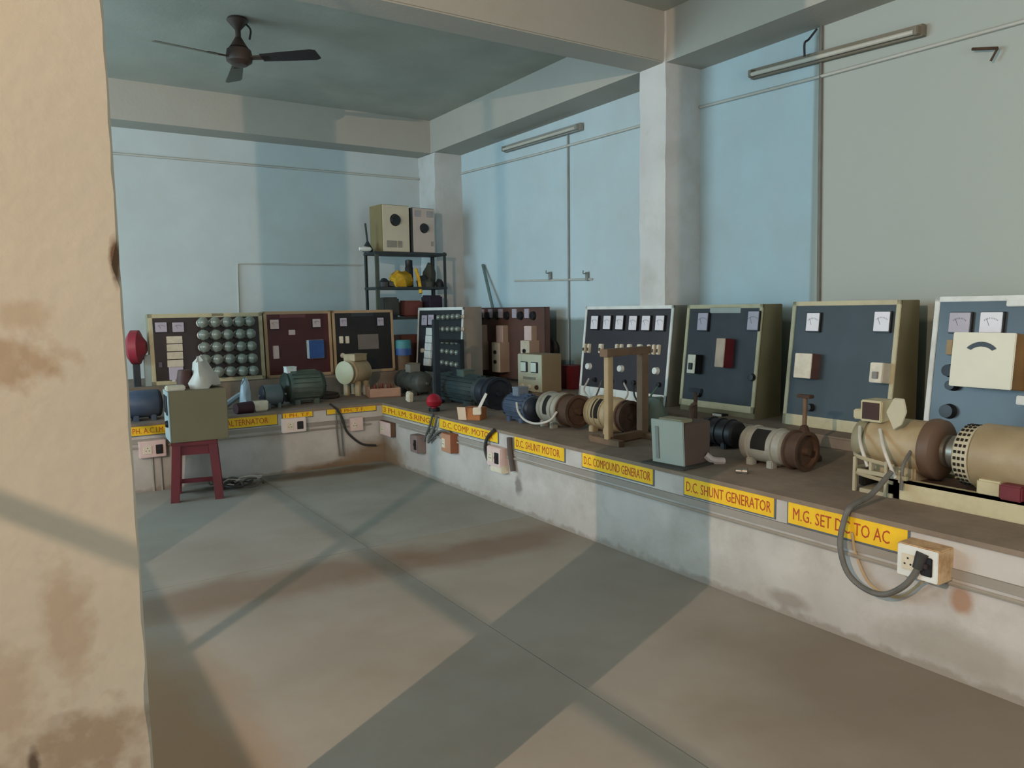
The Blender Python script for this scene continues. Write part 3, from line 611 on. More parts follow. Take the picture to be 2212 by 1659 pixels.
def rmotor(name, label, pxl, pxr, py, X, Rr, m, **k):
    y0, y1 = ry(pxl, py, X), ry(pxr, py, X); body = (y0 - y1)
    return motor(name, label, (X, (y0 + y1) / 2, ZB), AY, body / 1.36, Rr, m, **k)
rmotor('shunt_generator', 'pale grey motor with a dark side opening and a brown drum on the bench', 1612, 1712, 975, 3.57, .10, greym, foot=.012, drum=(.11, .09), drum_m=rust, window=(.0, .10, 150), bands_=2, group=None)
rmotor('compound_generator', 'cream motor with ribbed rings inside the wooden portal frame', 1280, 1350, 912, 3.62, .12, creamm, foot=.015, drum=(.115, .06), drum_m=rust, bands_=4, window=(-.02, .08, 155))
rmotor('shunt_motor', 'light grey motor with a rusty drum between the blue motor and cream motor', 1180, 1226, 895, 3.48, .12, greym, foot=.02, drum=(.125, .13), drum_m=rust, bands_=2, window=(.0, .05, 160))
rmotor('small_blue_motor', 'small slate-blue motor with a pale cable loop', 1100, 1160, 888, 3.42, .10, bluem, foot=.015, bells=navy, tbox=(.09, .10, .07, -.03), tb_m=mat('grey_blue_box', '6d7784', .5), ribs=True)
rmotor('compound_motor', 'large dark green-grey motor with a big black brake drum', 948, 1066, 858, 3.62, .128, mat('dark_green_navy_paint', '2f3b3d', .5, var=.2, scale=9, dirt='454843', damt=.5), foot=.025, bells=navy, drum=(.148, .10), drum_m=navy, ribs=True, tbox=(.14, .12, .06, .03), tb_m=greenm)
rmotor('slip_ring_motor', 'dark weathered motor with pale bracket behind the red lamp knob', 866, 922, 848, 3.62, .11, mat('weathered_dark_paint', '3b3d39', .6, var=.25, dirt='5e5a50', damt=.6), foot=.03, bands_=3, tbox=(.12, .12, .08, 0), tb_m=mat('pale_grime', '77766c', .6))
# dark open motor with a rounded tan cowl further back
q = onz(872, 800, ZR); motor('cowled_machine', 'tan round-cowled machine on the ledge beside the corner rack', (3.84, 7.93, ZB), R(-70), .12, .085, mat('tan_cowl', '8a7a64', .6, var=.15, dirt='5f5142', damt=.5), foot=.14, disc=(.07, .09, hole))
# MG set: two machines on one channel base
mg = thing('motor_generator_set', 'tan motor-generator set coupled on a cream steel channel base', 'machine', (3.6, (ry(1935, 1075, 3.4) + .02), ZB), (0, 0, AY))
oy = mg.location.y
def lx(px, X=3.53): return oy - onx(px, 985, X).y
zc = (onx(2150, 925, 3.6).z + onx(2150, 1064, 3.5).z) / 2 - ZB; Rm = .138
Lm = lx(2212) + .45
MB().bx(-.03, Lm, -.20, -.15, 0, .085).bx(-.03, Lm, .13, .18, 0, .085).bx(-.03, .04, -.2, .18, 0, .085).bx(-.03, Lm, -.2, -.12, .075, .085).build('base_channel', cream, mg, .004)
MB().bx(-.01, Lm, -.17, .16, .06, .07).build('base_plate', rust, mg)
A0, A1, A2, A3, A4 = lx(1872), lx(1994), lx(2028), lx(2066), lx(2104)
g1 = MB().lathe((A0, 0, zc), (1, 0, 0), [(0, Rm * .8), (.02, Rm * .93), (A1 - A0, Rm * .93), (A1 - A0 + .01, Rm * .8)], 30).build('generator_body', creamm, mg)
MB().bx(A0 + .04, A1 - .02, -.10, .10, .06, .14).build('generator_feet', creamm, mg, .01)
MB().lathe((A1, 0, zc), (1, 0, 0), [(0, Rm * .9), (.0, Rm * 1.02), (.02, Rm * 1.06), (A2 - A1 - .02, Rm * 1.02), (A2 - A1, Rm * .8), (A2 - A1 + .005, 0)], 32).build('generator_end_shield', mat('brown_end_shield', '5f4a3a', .55, var=.15, dirt='3d2f27', damt=.5), mg)
MB().cyl((A0 - .08, 0, zc), (A4, 0, zc), .022, n=14).build('shaft', steel, mg)
MB().lathe((A2 - .005, 0, zc), (1, 0, 0), [(0, .05), (.0, .075), (.022, .075), (.026, .06), (.032, .06), (.036, .075), (A3 - A2 + .015, .075)], 24).build('coupling', steel, mg)
e2 = MB().lathe((A3, 0, zc), (1, 0, 0), [(0, .05), (.0, Rm * .86), (.012, Rm * .96), (A4 - A3, Rm), (A4 - A3 + .005, Rm * .9)], 32).build('grille_end_cover', mat('pale_cover', 'b3aa92', .5, var=.08), mg)
sl = MB()
for k in range(30):
    a_ = 2 * math.pi * k / 30
    for q_ in (.3, .55, .8): xx = A3 + (A4 - A3) * q_; sl.box((xx, Rm * .993 * math.cos(a_), zc + Rm * .993 * math.sin(a_)), (.010, .013, .005), Matrix.Rotation(a_ - math.pi / 2, 3, 'X'))
sl.build('vent_slots', hole, e2)
MB().lathe((A4, 0, zc), (1, 0, 0), [(0, Rm * .95), (.012, Rm * 1.08), (Lm - A4 - .12, Rm * 1.08), (Lm - A4 - .1, Rm * .95), (Lm - A4 - .04, Rm * .7), (Lm - A4 - .04, 0)], 36).build('motor_body', tanm, mg)
for x in (lx(2160), lx(2160) + .33): MB().bx(x - .05, x + .05, -.16, .14, .08, .15).build('motor_foot', cream, mg, .008)
MB().bx(lx(2190), lx(2240), -.19, -.12, .085, .15).build('oil_cup_box', maroon, mg, .006)
T0, T1 = lx(1858, 3.5), lx(1904, 3.5)
tb = MB().bx(T0, T1, -.11, .02, zc + Rm * .8, zc + Rm * .8 + .105).build('terminal_box', cream, mg, .005); MB().bx(T0 + .012, T1 - .012, -.114, -.105, zc + Rm * .8 + .012, zc + Rm * .8 + .095).build('open_front', mat('dark_red_brown', '3a2520', .7), tb)
MB().bx(T0 - .09, T0 - .005, -.03, .06, zc + Rm * .75, zc + Rm * .75 + .05).build('side_bracket', cream, mg, .006)
c0 = lx(1932, 3.47); z0_ = zc + Rm * .85
MB().prism([(c0 - .01, -.13, z0_ - .03), (c0 + .035, -.14, z0_ + .0), (c0 + .055, -.14, z0_ + .06), (c0 + .035, -.13, z0_ + .12), (c0 - .02, -.12, z0_ + .12), (c0 - .055, -.12, z0_ + .05)], (.0, .012, .004)).build('loose_cover_plate', mat('cream_cover', 'b6ae96', .5, var=.05), mg, .003)
# brush gear cage at the left end
c0 = lx(1836, 3.4); c1 = lx(1955, 3.4)
cage = MB()
for z in (.07, .15): cage.tube([(c1 - .05, -.20, z), (c0 + .06, -.21, z + .02), (c0, -.14, z + .03), (c0 + .03, .0, z + .04)], .010, 6)
for q_ in (.12, .42, .70, .95): x = c0 + (c1 - c0) * q_; cage.bx(x - .008, x + .008, -.215, -.198, .0 if q_ in (.12, .7) else .08, .17 if q_ < .9 else .14)
cage.bx(c0 + .05, c1 + .02, -.22, -.20, .095, .115); cage.bx(c0 + .06, c1 - .05, -.21, -.10, 0, .02)
cage.build('brush_gear_cage', mat('pale_frame', 'a39a80', .5, var=.12, dirt='6a5f48', damt=.6), mg, .002)
MB().bx(c0 + .06, A0 + .02, -.17, -.03, .02, .10).build('commutator_block', hole, mg, .008)
MB().lathe((A0 - .07, 0, zc), (1, 0, 0), [(0, .05), (0, .10), (.02, .11), (.06, .11), (.08, .08)], 26).build('brush_shield', olive, mg)
for k, (a_, b_) in enumerate((((T0, -.11, zc + .08), (c0 + .10, -.21, .13)), ((A1 - .03, -.12, zc), (c1, -.22, .05)), ((T1, -.12, zc + .08), (c1 - .03, -.22, .10)))):
    a_, b_ = Vector(a_), Vector(b_); MB().tube([a_, (a_ + b_) / 2 + Vector((.0, -.03, .02)), b_], .008).build('lead', wcable if k != 1 else cable_m, mg)
# cable looping over the edge to the switch box
P_ = [onx(1925, 1020, 3.35), onx(1880, 1070, 3.20), onx(1838, 1095, 3.03), onx(1822, 1130, 3.0), onx(1815, 1180, 2.97), onx(1830, 1235, 2.96), onx(1865, 1270, 2.95), onx(1910, 1284, 2.93), onx(1955, 1264, 2.92), onx(1982, 1228, 2.92), onx(1990, 1200, 2.93)]
pc = tag(bpy.data.objects.new('power_cable', None), 'thick grey cable looping from motor-generator set over the sign to socket', 'cable'); COL.objects.link(pc); pc.location = P_[0]
MB().tube([p - P_[0] for p in P_], .0125, 10, 8).build('cord', cable_m, pc)
MB().cyl(P_[-2] - P_[0], P_[-1] - P_[0] + Vector((.0, -.005, .01)), .02, .024, 14).build('plug', dcable, pc)
P_ = [onx(1840, 1150, 3.02), onx(1850, 1200, 3.03), onx(1880, 1262, 3.02), onx(1940, 1290, 3.02), onx(1995, 1255, 3.0)]
tag(MB().tube(P_, .006, 6).build('thin_wire', mat('buff_wire', 'b29c7a', .6, var=.1)), 'thin buff wire hanging behind the thick looping cable', 'wire')

# ------------------------------------------------------------ wooden portal frame, boxes and loose things on the right bench
pa, pb = onz(1315, 960, ZB), onz(1388, 945, ZB)
pf = thing('portal_frame', 'wooden portal frame standing around the cream motor', 'frame', pa[:])
hgt = ony(1315, 767, pa.y).z - ZB; d_ = pb - pa; d_.z = 0
MB().box((0, 0, hgt / 2), (.045, .045, hgt)).build('post', palewood, pf, .003); MB().box((d_.x, d_.y, hgt / 2), (.06, .06, hgt)).build('post', wood, pf, .003)
MB().box((d_.x / 2, d_.y / 2, hgt + .015), (d_.length + .10, .07, .05), Matrix.Rotation(math.atan2(d_.y, d_.x), 3, 'Z')).build('top_rail', wood, pf, .003)
MB().box((d_.x / 2, d_.y / 2, .03), (d_.length + .02, .05, .05), Matrix.Rotation(math.atan2(d_.y, d_.x), 3, 'Z')).build('foot_rail', wood, pf, .003)
for s in (0, 1): MB().box((d_.x * s, d_.y * s + .02, .02), (.05, .30, .04)).build('foot', wood, pf, .003)
for px, py in ((1284, 950), (1302, 955)):
    p = onz(px, py, ZB); tag(MB().bx(p.x - .03, p.x + .03, p.y - .03, p.y + .03, ZB, ZB + .035).build('wood_block', wood, None, .005), 'small dark wooden block at the foot of the portal frame', 'block', 'wooden blocks on the bench')
# grey instrument box near the edge
p0 = onz(1413, 1000, ZB); p1 = onz(1476, 1012, ZB)
ang = math.atan2(p1.y - p0.y, p1.x - p0.x); wb = (p1 - p0).length
ib = thing('instrument_box', 'grey-fronted instrument box leaning near the bench edge', 'box', p0[:], (0, 0, ang))
MB().box((wb / 2, .12, .125), (wb + .01, .24, .25)).build('case', mat('brown_case', '5d4c44', .7, var=.12, dirt='463a33', damt=.5), ib, .006)
MB().box((wb / 2, -.006, .135), (wb + .02, .012, .26), Matrix.Rotation(R(4), 3, 'X')).build('front_panel', mat('grey_green_panel', '9aa096', .5, var=.04), ib, .004)
MB().box((wb * .17, -.016, .13), (.02, .006, .19), Matrix.Rotation(R(4), 3, 'X')).build('scale_strip', mat('grey_strip', '7b807a', .5), ib)
MB().box((wb / 2, .06, .26), (wb * .8, .1, .02)).build('top_flap', olive, ib, .004); MB().tube([(wb * .8, .12, .25), (wb * .8, .12, .33), (wb * .95, .12, .36)], .012).build('handle', rust, ib)
MB().box((wb / 2, .09, .006), (wb + .1, .3, .012)).build('base_board', mat('dark_board', '3b3934', .8), ib, .003)
p = onx(1414, 880, 3.92); tag(MB().lathe((3.92, p.y, ZB), (0, 0, 1), [(0, .08), (.06, .11), (.13, .10), (.19, .06), (.24, .05), (.25, 0)], 14).build('green_bag', mat('dull_green_bag', '5e6a60', .7, var=.15), None, 0, .014), 'dull green bag standing behind the grey instrument box', 'bag')
p = onz(1540, 1002, ZB); tag(MB().tube([p + Vector((-.03, .03, .05)), p + Vector((0, .0, .02)), p + Vector((.06, -.03, .012))], .022, 8).build('pale_pipe_stub', mat('pale_plastic', 'b5a9a4', .5)), 'short pale pipe stub beside the instrument box', 'pipe')
rmotor('small_black_motor', 'small black motor lying behind the instrument box', 1522, 1600, 950, 3.8, .085, mat('black_machine_paint', '1b1b1c', .5, var=.2, dirt='2b2825', damt=.5), foot=.01, bands_=3)
p = onz(1590, 1022, ZB); tag(MB().lathe((p.x, p.y, ZB + .013), (.5, -.8, 0), [(0, .0), (0, .013), (.03, .013), (.035, .02), (.06, .02), (.06, 0)], 12).build('brass_fitting', steel), 'small steel fitting lying on the bench before grey motor', 'fitting')
p = onx(1737, 950, 3.85); st = thing('leaning_rod_stand', 'slim brown rod on a conical foot behind the grey motor drum', 'stand', (3.85, p.y, ZB))
MB().lathe((0, 0, 0), (0, 0, 1), [(0, .10), (.02, .10), (.10, .05), (.20, .02), (.21, 0)], 18).build('conical_foot', rust, st); MB().cyl((0, 0, .18), (.03, .02, .36), .013, n=10).build('rod', wood, st); MB().box((.03, .02, .37), (.05, .09, .02)).build('head', rust, st, .004)
p = onx(1502, 905, 4.05); st = thing('valve_stand', 'thin dark stand with a wing head before the slate panel', 'stand', (4.05, p.y, ZB))
MB().lathe((0, 0, 0), (0, 0, 1), [(0, .07), (.03, .06), (.06, .025)], 16).cyl((0, 0, .05), (0, 0, .30), .014, n=10).build('stem', rust, st); MB().box((0, 0, .31), (.03, .13, .03)).build('wing_head', darkst, st, .006)
# beige double-meter box on the ledge
p0, p1 = onx(1120, 838, 4.30), onx(1167, 842, 4.30)
wbx = p0.y - p1.y
mb_ = thing('double_meter_box', 'beige box with two small meters on the ledge', 'box', (4.30, p0.y, ZR), (0, 0, R(-90) + .08))
hb = onx(1140, 765, 4.30).z - ZR
MB().bx(0, wbx, 0, .25, 0, hb).build('case', mat('tan_case', '8b7a5f', .6, var=.06), mb_, .006)
MB().bx(.004, wbx - .004, -.008, .002, .004, hb - .004).build('front_panel', mat('pale_green_front', 'aeb09b', .5, var=.04), mb_, .003)
for k, u in enumerate((.30, .72)):
    mm = MB().bx(wbx * u - .05, wbx * u + .05, -.022, -.006, hb * .52, hb * .80).build('meter', slate, mb_, .003); MB().bx(wbx * u - .045, wbx * u + .035, -.027, -.02, hb * .54, hb * .78).build('meter_face', mat('pale_face', 'c3cfc6', .4, var=.03), mm, .002)
MB().bx(wbx * .25, wbx * .75, -.013, -.006, hb * .33, hb * .40).build('name_plate', mat('grey_plate', '7f8274', .5), mb_)
for u in (.2, .5, .8): MB().lathe((wbx * u, -.006, hb * .14), (0, -1, 0), [(0, .024), (.02, .02), (.022, 0)], 14).build('knob', rust if u > .6 else beige_p, mb_)
p = onx(1190, 752, 4.93); tag(MB().torus((4.93, p.y, p.z), (1, 0, .15), .10, .022, 28, 8).torus((4.91, p.y, p.z + .01), (1, .1, .1), .085, .018, 28, 8).build('cable_coil', dcable), 'black cable coil hanging on wall by the brown panel', 'cable coil')
p = onx(1222, 822, 4.75); tag(MB().bx(4.74, 4.95, p.y - .12, p.y + .14, ZR, ZR + .24).build('maroon_box', maroon, None, .01), 'maroon box on the ledge between beige meter box and six-meter panel', 'box')
a, b = onx(1066, 672, 4.85), onx(1043, 572, 4.97)
tag(MB().tube([(4.82, a.y - .02, ZR), a, b], .019, 8, 1).build('leaning_pole', mat('green_grey_pole', '5f716c', .6, var=.1)), 'thin green-grey pole leaning on the wall behind the brown panel', 'pole')
# two-post stand in front of the lamp cabinet
pa = onz(945, 872, ZB); pb = Vector((3.86, onx(997, 800, 3.86).y, ZB))
ps = thing('post_stand', 'dark steel two-post stand in front of the white lamp cabinet', 'stand', pa[:])
d_ = pb - pa; hp = ony(945, 690, pa.y).z - ZB; hp2 = ony(997, 733, pb.y).z - ZB; bp_m = mat('blue_black_post', '222a31', .5, var=.15)
MB().box((0, 0, hp / 2), (.055, .055, hp)).build('post', bp_m, ps, .004)
MB().box((d_.x, d_.y, hp2 / 2), (.05, .05, hp2)).build('post', bp_m, ps, .004)
zr = ony(945, 735, pa.y).z - ZB
MB().tube([(0, 0, zr), (d_.x, d_.y, hp2 - .02)], .022, 4, 1).build('top_rail', bp_m, ps)
MB().box((d_.x / 2, d_.y / 2, .015), (d_.length + .1, .06, .03), Matrix.Rotation(math.atan2(d_.y, d_.x), 3, 'Z')).build('foot_rail', bp_m, ps, .004)
p = onz(938, 893, ZB); rk = thing('red_lamp_knob', 'red indicator lamp on a stubby stem at the bench edge', 'lamp', (3.14, onx(938, 885, 3.14).y, ZB))
MB().lathe((0, 0, .02), (0, 0, 1), [(0, .03), (.02, .03), (.03, .06), (.07, .075), (.11, .06), (.135, .03), (.14, 0)], 16).build('red_cap', redp, rk); MB().cyl((0, 0, 0), (0, 0, .03), .05, n=14).build('base', black, rk); MB().tube([(0, 0, .13), (.01, .02, .25), (.03, .05, .34)], .008).build('wire', dcable, rk)
p = onz(985, 908, ZB); oc = thing('orange_carton', 'torn orange carton with pale flap at the bench edge', 'carton', (p.x + .05, p.y, ZB), (0, 0, R(-55)))
MB().bx(0, .17, 0, .14, 0, .10).build('carton_body', card, oc, .003); MB().box((.012, -.012, .055), (.075, .004, .11), Matrix.Rotation(R(12), 3, 'X')).build('flap', mat('pale_card', 'c9b29b', .8), oc); MB().box((.15, -.01, .08), (.07, .05, .06), Matrix.Rotation(.4, 3, 'Z')).build('white_block', beige_p, oc, .006)
MB().prism([(.15, -.01, .1), (.18, -.01, .1), (.24, .0, .22), (.22, .0, .23)], (.0, .01, .0)).build('pale_strip', wcable, oc)
p = onz(885, 868, ZB); tag(MB().box((p.x, p.y, ZB + .05), (.05, .09, .10), Matrix.Rotation(R(10), 3, 'X')).build('white_scrap', beige_p, None, .01), 'small white plastic scrap beside the weathered motor', 'scrap')
P_ = [onx(1116, 870, 3.30), onx(1120, 890, 3.27), onx(1135, 908, 3.26), onx(1160, 915, 3.26), onx(1188, 908, 3.3), onx(1203, 890, 3.36)]
P_[-3].z = max(P_[-3].z, ZB + .01)
tag(MB().tube(P_, .009, 8).build('pale_cable_loop', wcable), 'pale cable looping from the small blue motor to the grey motor', 'cable')

# cables hanging over the right bench front near the corner
def hang(name, label, pts, r, m, X=XB - .03): return tag(MB().tube([onx(a_, b_, X - k * .0) for k, (a_, b_) in enumerate(pts)], r, 8).build(name, m), label, 'cable')
hang('hanging_cable', 'dark grey cable dropping from the red lamp to tilted box', [(935, 893), (930, 915), (922, 935), (916, 952)], .010, cable_m)
hang('hanging_cable', 'grey cable arching from the bench edge to orange-brown socket', [(944, 900), (938, 925), (925, 955), (932, 948), (950, 932), (968, 932), (975, 942)], .010, cable_m)
hang('hanging_cable', 'dark curved cable left of the white double socket box', [(1068, 928), (1053, 945), (1048, 970), (1055, 995), (1066, 1010)], .013, dcable)
hang('plug_lead', 'dark lead running down from white socket and loose junction box', [(1100, 945), (1101, 965), (1104, 990), (1108, 1018)], .02, mat('brown_lead', '4c423e', .7))
def bhang(label, pts, r, m): return tag(MB().tube([ony(a_, b_, YB - .03) for a_, b_ in pts], r, 8).build('hanging_cable', m), label, 'cable')
bhang('dark cable swinging across the corner of the back bench', [(712, 872), (728, 885), (740, 905), (748, 930), (765, 948), (785, 960), (812, 962)], .011, dcable)
bhang('thin straight cable dropping from the back bench sign', [(726, 880), (728, 930), (734, 985)], .007, cable_m)
bhang('second thin cable next to the straight dropping cable', [(732, 880), (738, 930), (742, 985)], .007, cable_m)

# ------------------------------------------------------------ back bench machines and clutter
def bx_at(px, py, Y): return ony(px, py, Y).x
def bmotor(name, label, pxl, pxr, py, Y, Rr, m, **k):
    x0, x1 = bx_at(pxl, py, Y), bx_at(pxr, py, Y); return motor(name, label, ((x0 + x1) / 2, Y, ZB), 0, (x1 - x0) / 1.36, Rr, m, **k)
bmotor('green_motor', 'green-grey motor with white tag on back bench before red panel', 608, 700, 850, 7.5, .15, greenm, foot=.02, ribs=True, bells=mat('dark_green_paint', '2c3630', .5), tbox=(.10, .10, .06, -.12), tb_m=whitef)
bmotor('small_dark_motor', 'small blue-grey motor with pale end cover left of the green motor', 562, 612, 862, 7.35, .10, mat('blue_grey_paint', '5e6a6e', .5, var=.15, dirt='3b4040', damt=.5), foot=.02, bells=navy)
cmx = onz(762, 842, ZB)
motor('cream_disc_motor', 'cream motor with a pale round end disc before the black panel', (3.10, 7.84, ZB), R(28), .21, .13, creamm, foot=.125, tbox=(.2, .16, .07, .0), tb_m=creamm, disc=(.125, -.17, mat('pale_green_disc', 'a9ab90', .5, var=.05)))
bmotor('dark_blue_motor', 'dark blue motor on back bench next to the near pillar', 266, 352, 885, 7.25, .12, bluem, foot=.02, bells=navy, disc=(.12, -.19, mat('worn_blue', '5a6472', .5, var=.15)))
# tray with reddish parts at the corner
p = onz(795, 862, ZB); tr = thing('parts_tray', 'pinkish tray of reddish parts at the bench corner', 'tray', (p.x + .02, p.y + .02, ZB), (0, 0, R(-12)))
MB().bx(0, .34, 0, .20, 0, .015).bx(0, .34, 0, .012, 0, .10).bx(0, .34, .19, .20, 0, .10).bx(0, .012, 0, .2, 0, .12).bx(.33, .34, 0, .2, 0, .10).build('tray_body', mat('pink_tray', 'a5806a', .7, var=.12), tr, .002)
for k in range(7): tag(MB().lathe((p.x + .07 + .04 * k, p.y + .10 + random.uniform(-.04, .04), ZB + .013), (random.uniform(-.3, .3), random.uniform(-.3, .3), 1), [(0, .03), (.06, .028), (.10, .015), (.13, .012), (.13, 0)], 10).build('red_spare_part', mat('dull_red_part', '6b2f2b', .6, var=.2) if k % 2 else wood), 'dull red and brown spare part standing in the pinkish tray', 'spare part', 'parts in the tray')
# clutter left of the green motor
p = onz(716, 862, ZB); tag(MB().torus((p.x, p.y + .12, ZB + .02), (0, 0, 1), .11, .02, 24, 8).torus((p.x + .02, p.y + .13, ZB + .05), (.1, 0, 1), .09, .016, 24, 8).build('cable_coil', mat('dark_brown_cable', '3a2c25', .7, var=.2)), 'dark brown cable coil lying between green motor and tray', 'cable coil')
p = ony(528, 850, 7.3); tag(MB().lathe((p.x, 7.25, ZB), (0, 0, 1), [(0, .09), (.03, .10), (.08, .05), (.16, .04), (.25, .03), (.30, .008), (.31, 0)], 12).build('polythene_bag', mat('bluish_polythene', '8fa0aa', .35, var=.15), None, 0, .012), 'bluish polythene bag twisted upright left of green motor', 'bag')
p = onz(508, 898, ZB); tag(MB().lathe((p.x + .03, p.y + .1, ZB + .05), (1, .25, 0), [(0, 0), (0, .05), (.16, .055), (.17, 0)], 14).build('maroon_can', mat('dark_maroon', '3a2228', .6, var=.2)), 'dark maroon can lying on the back bench beside the box on the stool', 'can')
p = onz(566, 888, ZB); tag(MB().prism([(p.x - .09, p.y + .05, ZB + .09), (p.x + .08, p.y + .05, ZB + .09), (p.x + .06, p.y, ZB), (p.x - .06, p.y, ZB)], (0, .10, 0)).build('white_bowl', beige_p, None, .01), 'small white trough in front of the small blue-grey motor', 'trough')
p = onz(500, 885, ZB); tag(MB().tube([(p.x - .05, 7.5, ZB + .03), (p.x + .1, 7.52, ZB + .12), (p.x + .2, 7.5, ZB + .14)], .03, 8).build('pale_duct', mat('pale_blue_grey', '7f8a90', .6)), 'pale blue-grey duct piece lying behind the maroon can', 'duct')
# red machine and grey stand at the far left
p = ony(292, 750, 8.2); rm = thing('red_fan_unit', 'red round blower on a dark stand next to the near pillar', 'blower', (p.x, 8.2, ZB))
zz = p.z - ZB
MB().lathe((-.06, 0, zz), (1, -.35, 0), [(0, 0), (0, .12), (.03, .165), (.10, .165), (.13, .10), (.16, .06), (.16, 0)], 24).build('red_housing', mat('faded_red', '8e2a38', .5, var=.2, dirt='6b3038', damt=.5), rm)
MB().bx(-.03, .03, -.03, .03, .02, zz - .1).box((0, 0, .012), (.22, .2, .025)).build('stand', darkst, rm, .004); MB().box((.02, -.06, .03), (.02, .02, .02)).build('bolt', steel, rm)
MB().bx(.07, .13, -.02, .04, .0, zz - .08).build('grey_upright', mat('pale_upright', '8f9a98', .5), rm, .004)
# ------------------------------------------------------------ stool with the instrument box on it
LG = [onz(393, 1084, 0), onz(476, 1076, 0), onz(378, 1066, 0), onz(466, 1058, 0)]
sc = sum(LG, Vector()) / 4; zst = ony(400, 953, sc.y - .12).z
sa = math.atan2(LG[1].y - LG[0].y, LG[1].x - LG[0].x)
st = thing('stool', 'maroon wooden stool standing in front of the back bench', 'stool', (sc.x, sc.y, 0), (0, 0, sa))
hs = zst; tw, bw = .135, .165
for sx in (-1, 1):
    for sy in (-1, 1):
        b_, t_ = Vector((sx * bw, sy * bw, 0)), Vector((sx * tw, sy * tw, hs - .03)); q = .032
        MB().add([b_ + Vector((i * q, j * q, 0)) for i, j in ((-1, -1), (1, -1), (1, 1), (-1, 1))] + [t_ + Vector((i * q, j * q, 0)) for i, j in ((-1, -1), (1, -1), (1, 1), (-1, 1))], [[0, 1, 2, 3], [4, 5, 6, 7], [0, 1, 5, 4], [1, 2, 6, 5], [2, 3, 7, 6], [3, 0, 4, 7]]).build('leg', maroon, st)
for sy in (-1, 1): MB().box((0, sy * tw, hs - .075), (tw * 2, .022, .075)).build('apron', maroon, st); 
for sx in (-1, 1): MB().box((sx * tw, 0, hs - .075), (.022, tw * 2, .075)).build('apron', maroon, st); MB().box((sx * .158, 0, .10), (.022, .30, .035)).build('stretcher', mat('dusty_stretcher', '8a6a66', .7), st)
MB().box((0, .158, .10), (.30, .022, .035)).build('stretcher', maroon, st)
MB().box((0, 0, hs - .018), (.345, .345, .036)).build('seat', maroon, st, .006)
# box on the stool: front panel faces left, plain side faces the camera
pA = ony(372, 955, sc.y - .20); pB = ony(496, 945, sc.y - .20)
wS = pB.x - pA.x
bs = thing('stool_box', 'beige steel instrument case resting on the maroon stool', 'box', (pA.x, sc.y - .17, hs), (0, 0, R(-3)))
hB = ony(430, 842, sc.y - .18).z - hs
case_m = mat('khaki_case', '7c7157', .6, var=.06, dirt='6b6049', damt=.4)
MB().bx(0, wS, 0, .34, 0, hB).build('case', case_m, bs, .006)
MB().bx(-.008, .002, .004, .336, .004, hB - .004).build('front_panel', mat('pale_blue_panel', '9aa7a8', .45, var=.04), bs, .003)
MB().lathe((-.008, .10, hB * .35), (-1, 0, 0), [(0, .03), (.02, .025), (.022, 0)], 16).build('knob', black, bs)
MB().bx(-.016, -.007, .06, .13, hB * .52, hB * .9).build('meter', slate, bs, .003); MB().bx(-.016, -.007, .18, .27, hB * .55, hB * .9).build('meter', slate, bs, .003)
zt = hs + hB; bxm = bs.location
def on_box(u, v): return Vector((pA.x + u, sc.y - .17 + v, zt))
p = on_box(wS * .70, .17) + Vector((0, 0, .008)); tag(MB().lathe(p, (-.12, 0, 1), [(0, .145), (.06, .14), (.13, .10), (.20, .06), (.25, .02), (.26, 0)], 14, .7).build('white_bag', whitebag, None, 0, .014), 'milky white polythene bag slumped on the stool box', 'bag')
p = on_box(wS * .37, .20); tag(MB().lathe(p, (0, 0, 1), [(0, .06), (.07, .065), (.12, .055), (.15, .05), (.15, 0)], 14).build('brown_jar', mat('reddish_brown', '4a2a24', .6, var=.2)), 'reddish brown pot on the stool box beside the white bag', 'pot')
p = on_box(wS * .14, .10); tag(MB().box(p + Vector((.0, -.03, .02)), (.14, .10, .04)).build('cream_tray', beige_p, None, .008), 'flat cream tray lying on the left of the stool box', 'tray')
# tangle of leads beside the stool
for k in range(7):
    c = Vector((sc.x + .25 + random.uniform(-.06, .22), sc.y + .12 + random.uniform(-.14, .14), .014)); Rr = random.uniform(.05, .12); pts = []
    for i in range(9): a_ = i * .75 + k; pts.append(c + Vector((Rr * math.cos(a_) * random.uniform(.8, 1.2), Rr * math.sin(a_) * .8, .012 + .05 * random.random())))
    tag(MB().tube(pts, .008 if k < 5 else .006, 6, 4).build('loose_lead', [dcable, mat('brown_lead', '4c423e'), cable_m, dcable, mat('brown_lead', '4c423e'), wcable, wcable][k]), 'loose looped lead in the tangle beside the stool' if k < 5 else 'thin pale wire curled under the maroon stool', 'lead', 'leads tangled by the stool' if k < 5 else 'pale wires by the stool')

# ------------------------------------------------------------ corner rack and what stands on it
Y1, Y2 = 8.38, 8.72
xl, xr = ony(812, 560, Y1).x, ony(963, 560, Y1).x; zt = ony(880, 543, Y1).z
rk = thing('steel_rack', 'slotted-angle steel rack standing in the room corner', 'rack', (xl, Y1, ZRB))
xl2 = xr - xl; zz = zt - ZRB; ang_m = mat('green_grey_angle', '40493f', .6, var=.15, dirt='5d5138', damt=.5); dkang = mat('dark_angle', '2d3334', .6, var=.15)
for i, (x, y) in enumerate(((0, 0), (xl2, 0), (0, Y2 - Y1), (xl2, Y2 - Y1))):
    MB().bx(x - .004, x + .036 * (1 if x == 0 else -1), y - .002, y + .002, 0, zz).bx(x - .002, x + .002, y, y + .036 * (1 if y == 0 else -1), 0, zz).build('upright', ang_m if i == 0 else dkang, rk)
for z in (zz - .01, zz - .42, zz - .78): MB().bx(-.01, xl2 + .01, -.01, Y2 - Y1 + .01, z - .03, z).build('shelf', dkang, rk, .003)
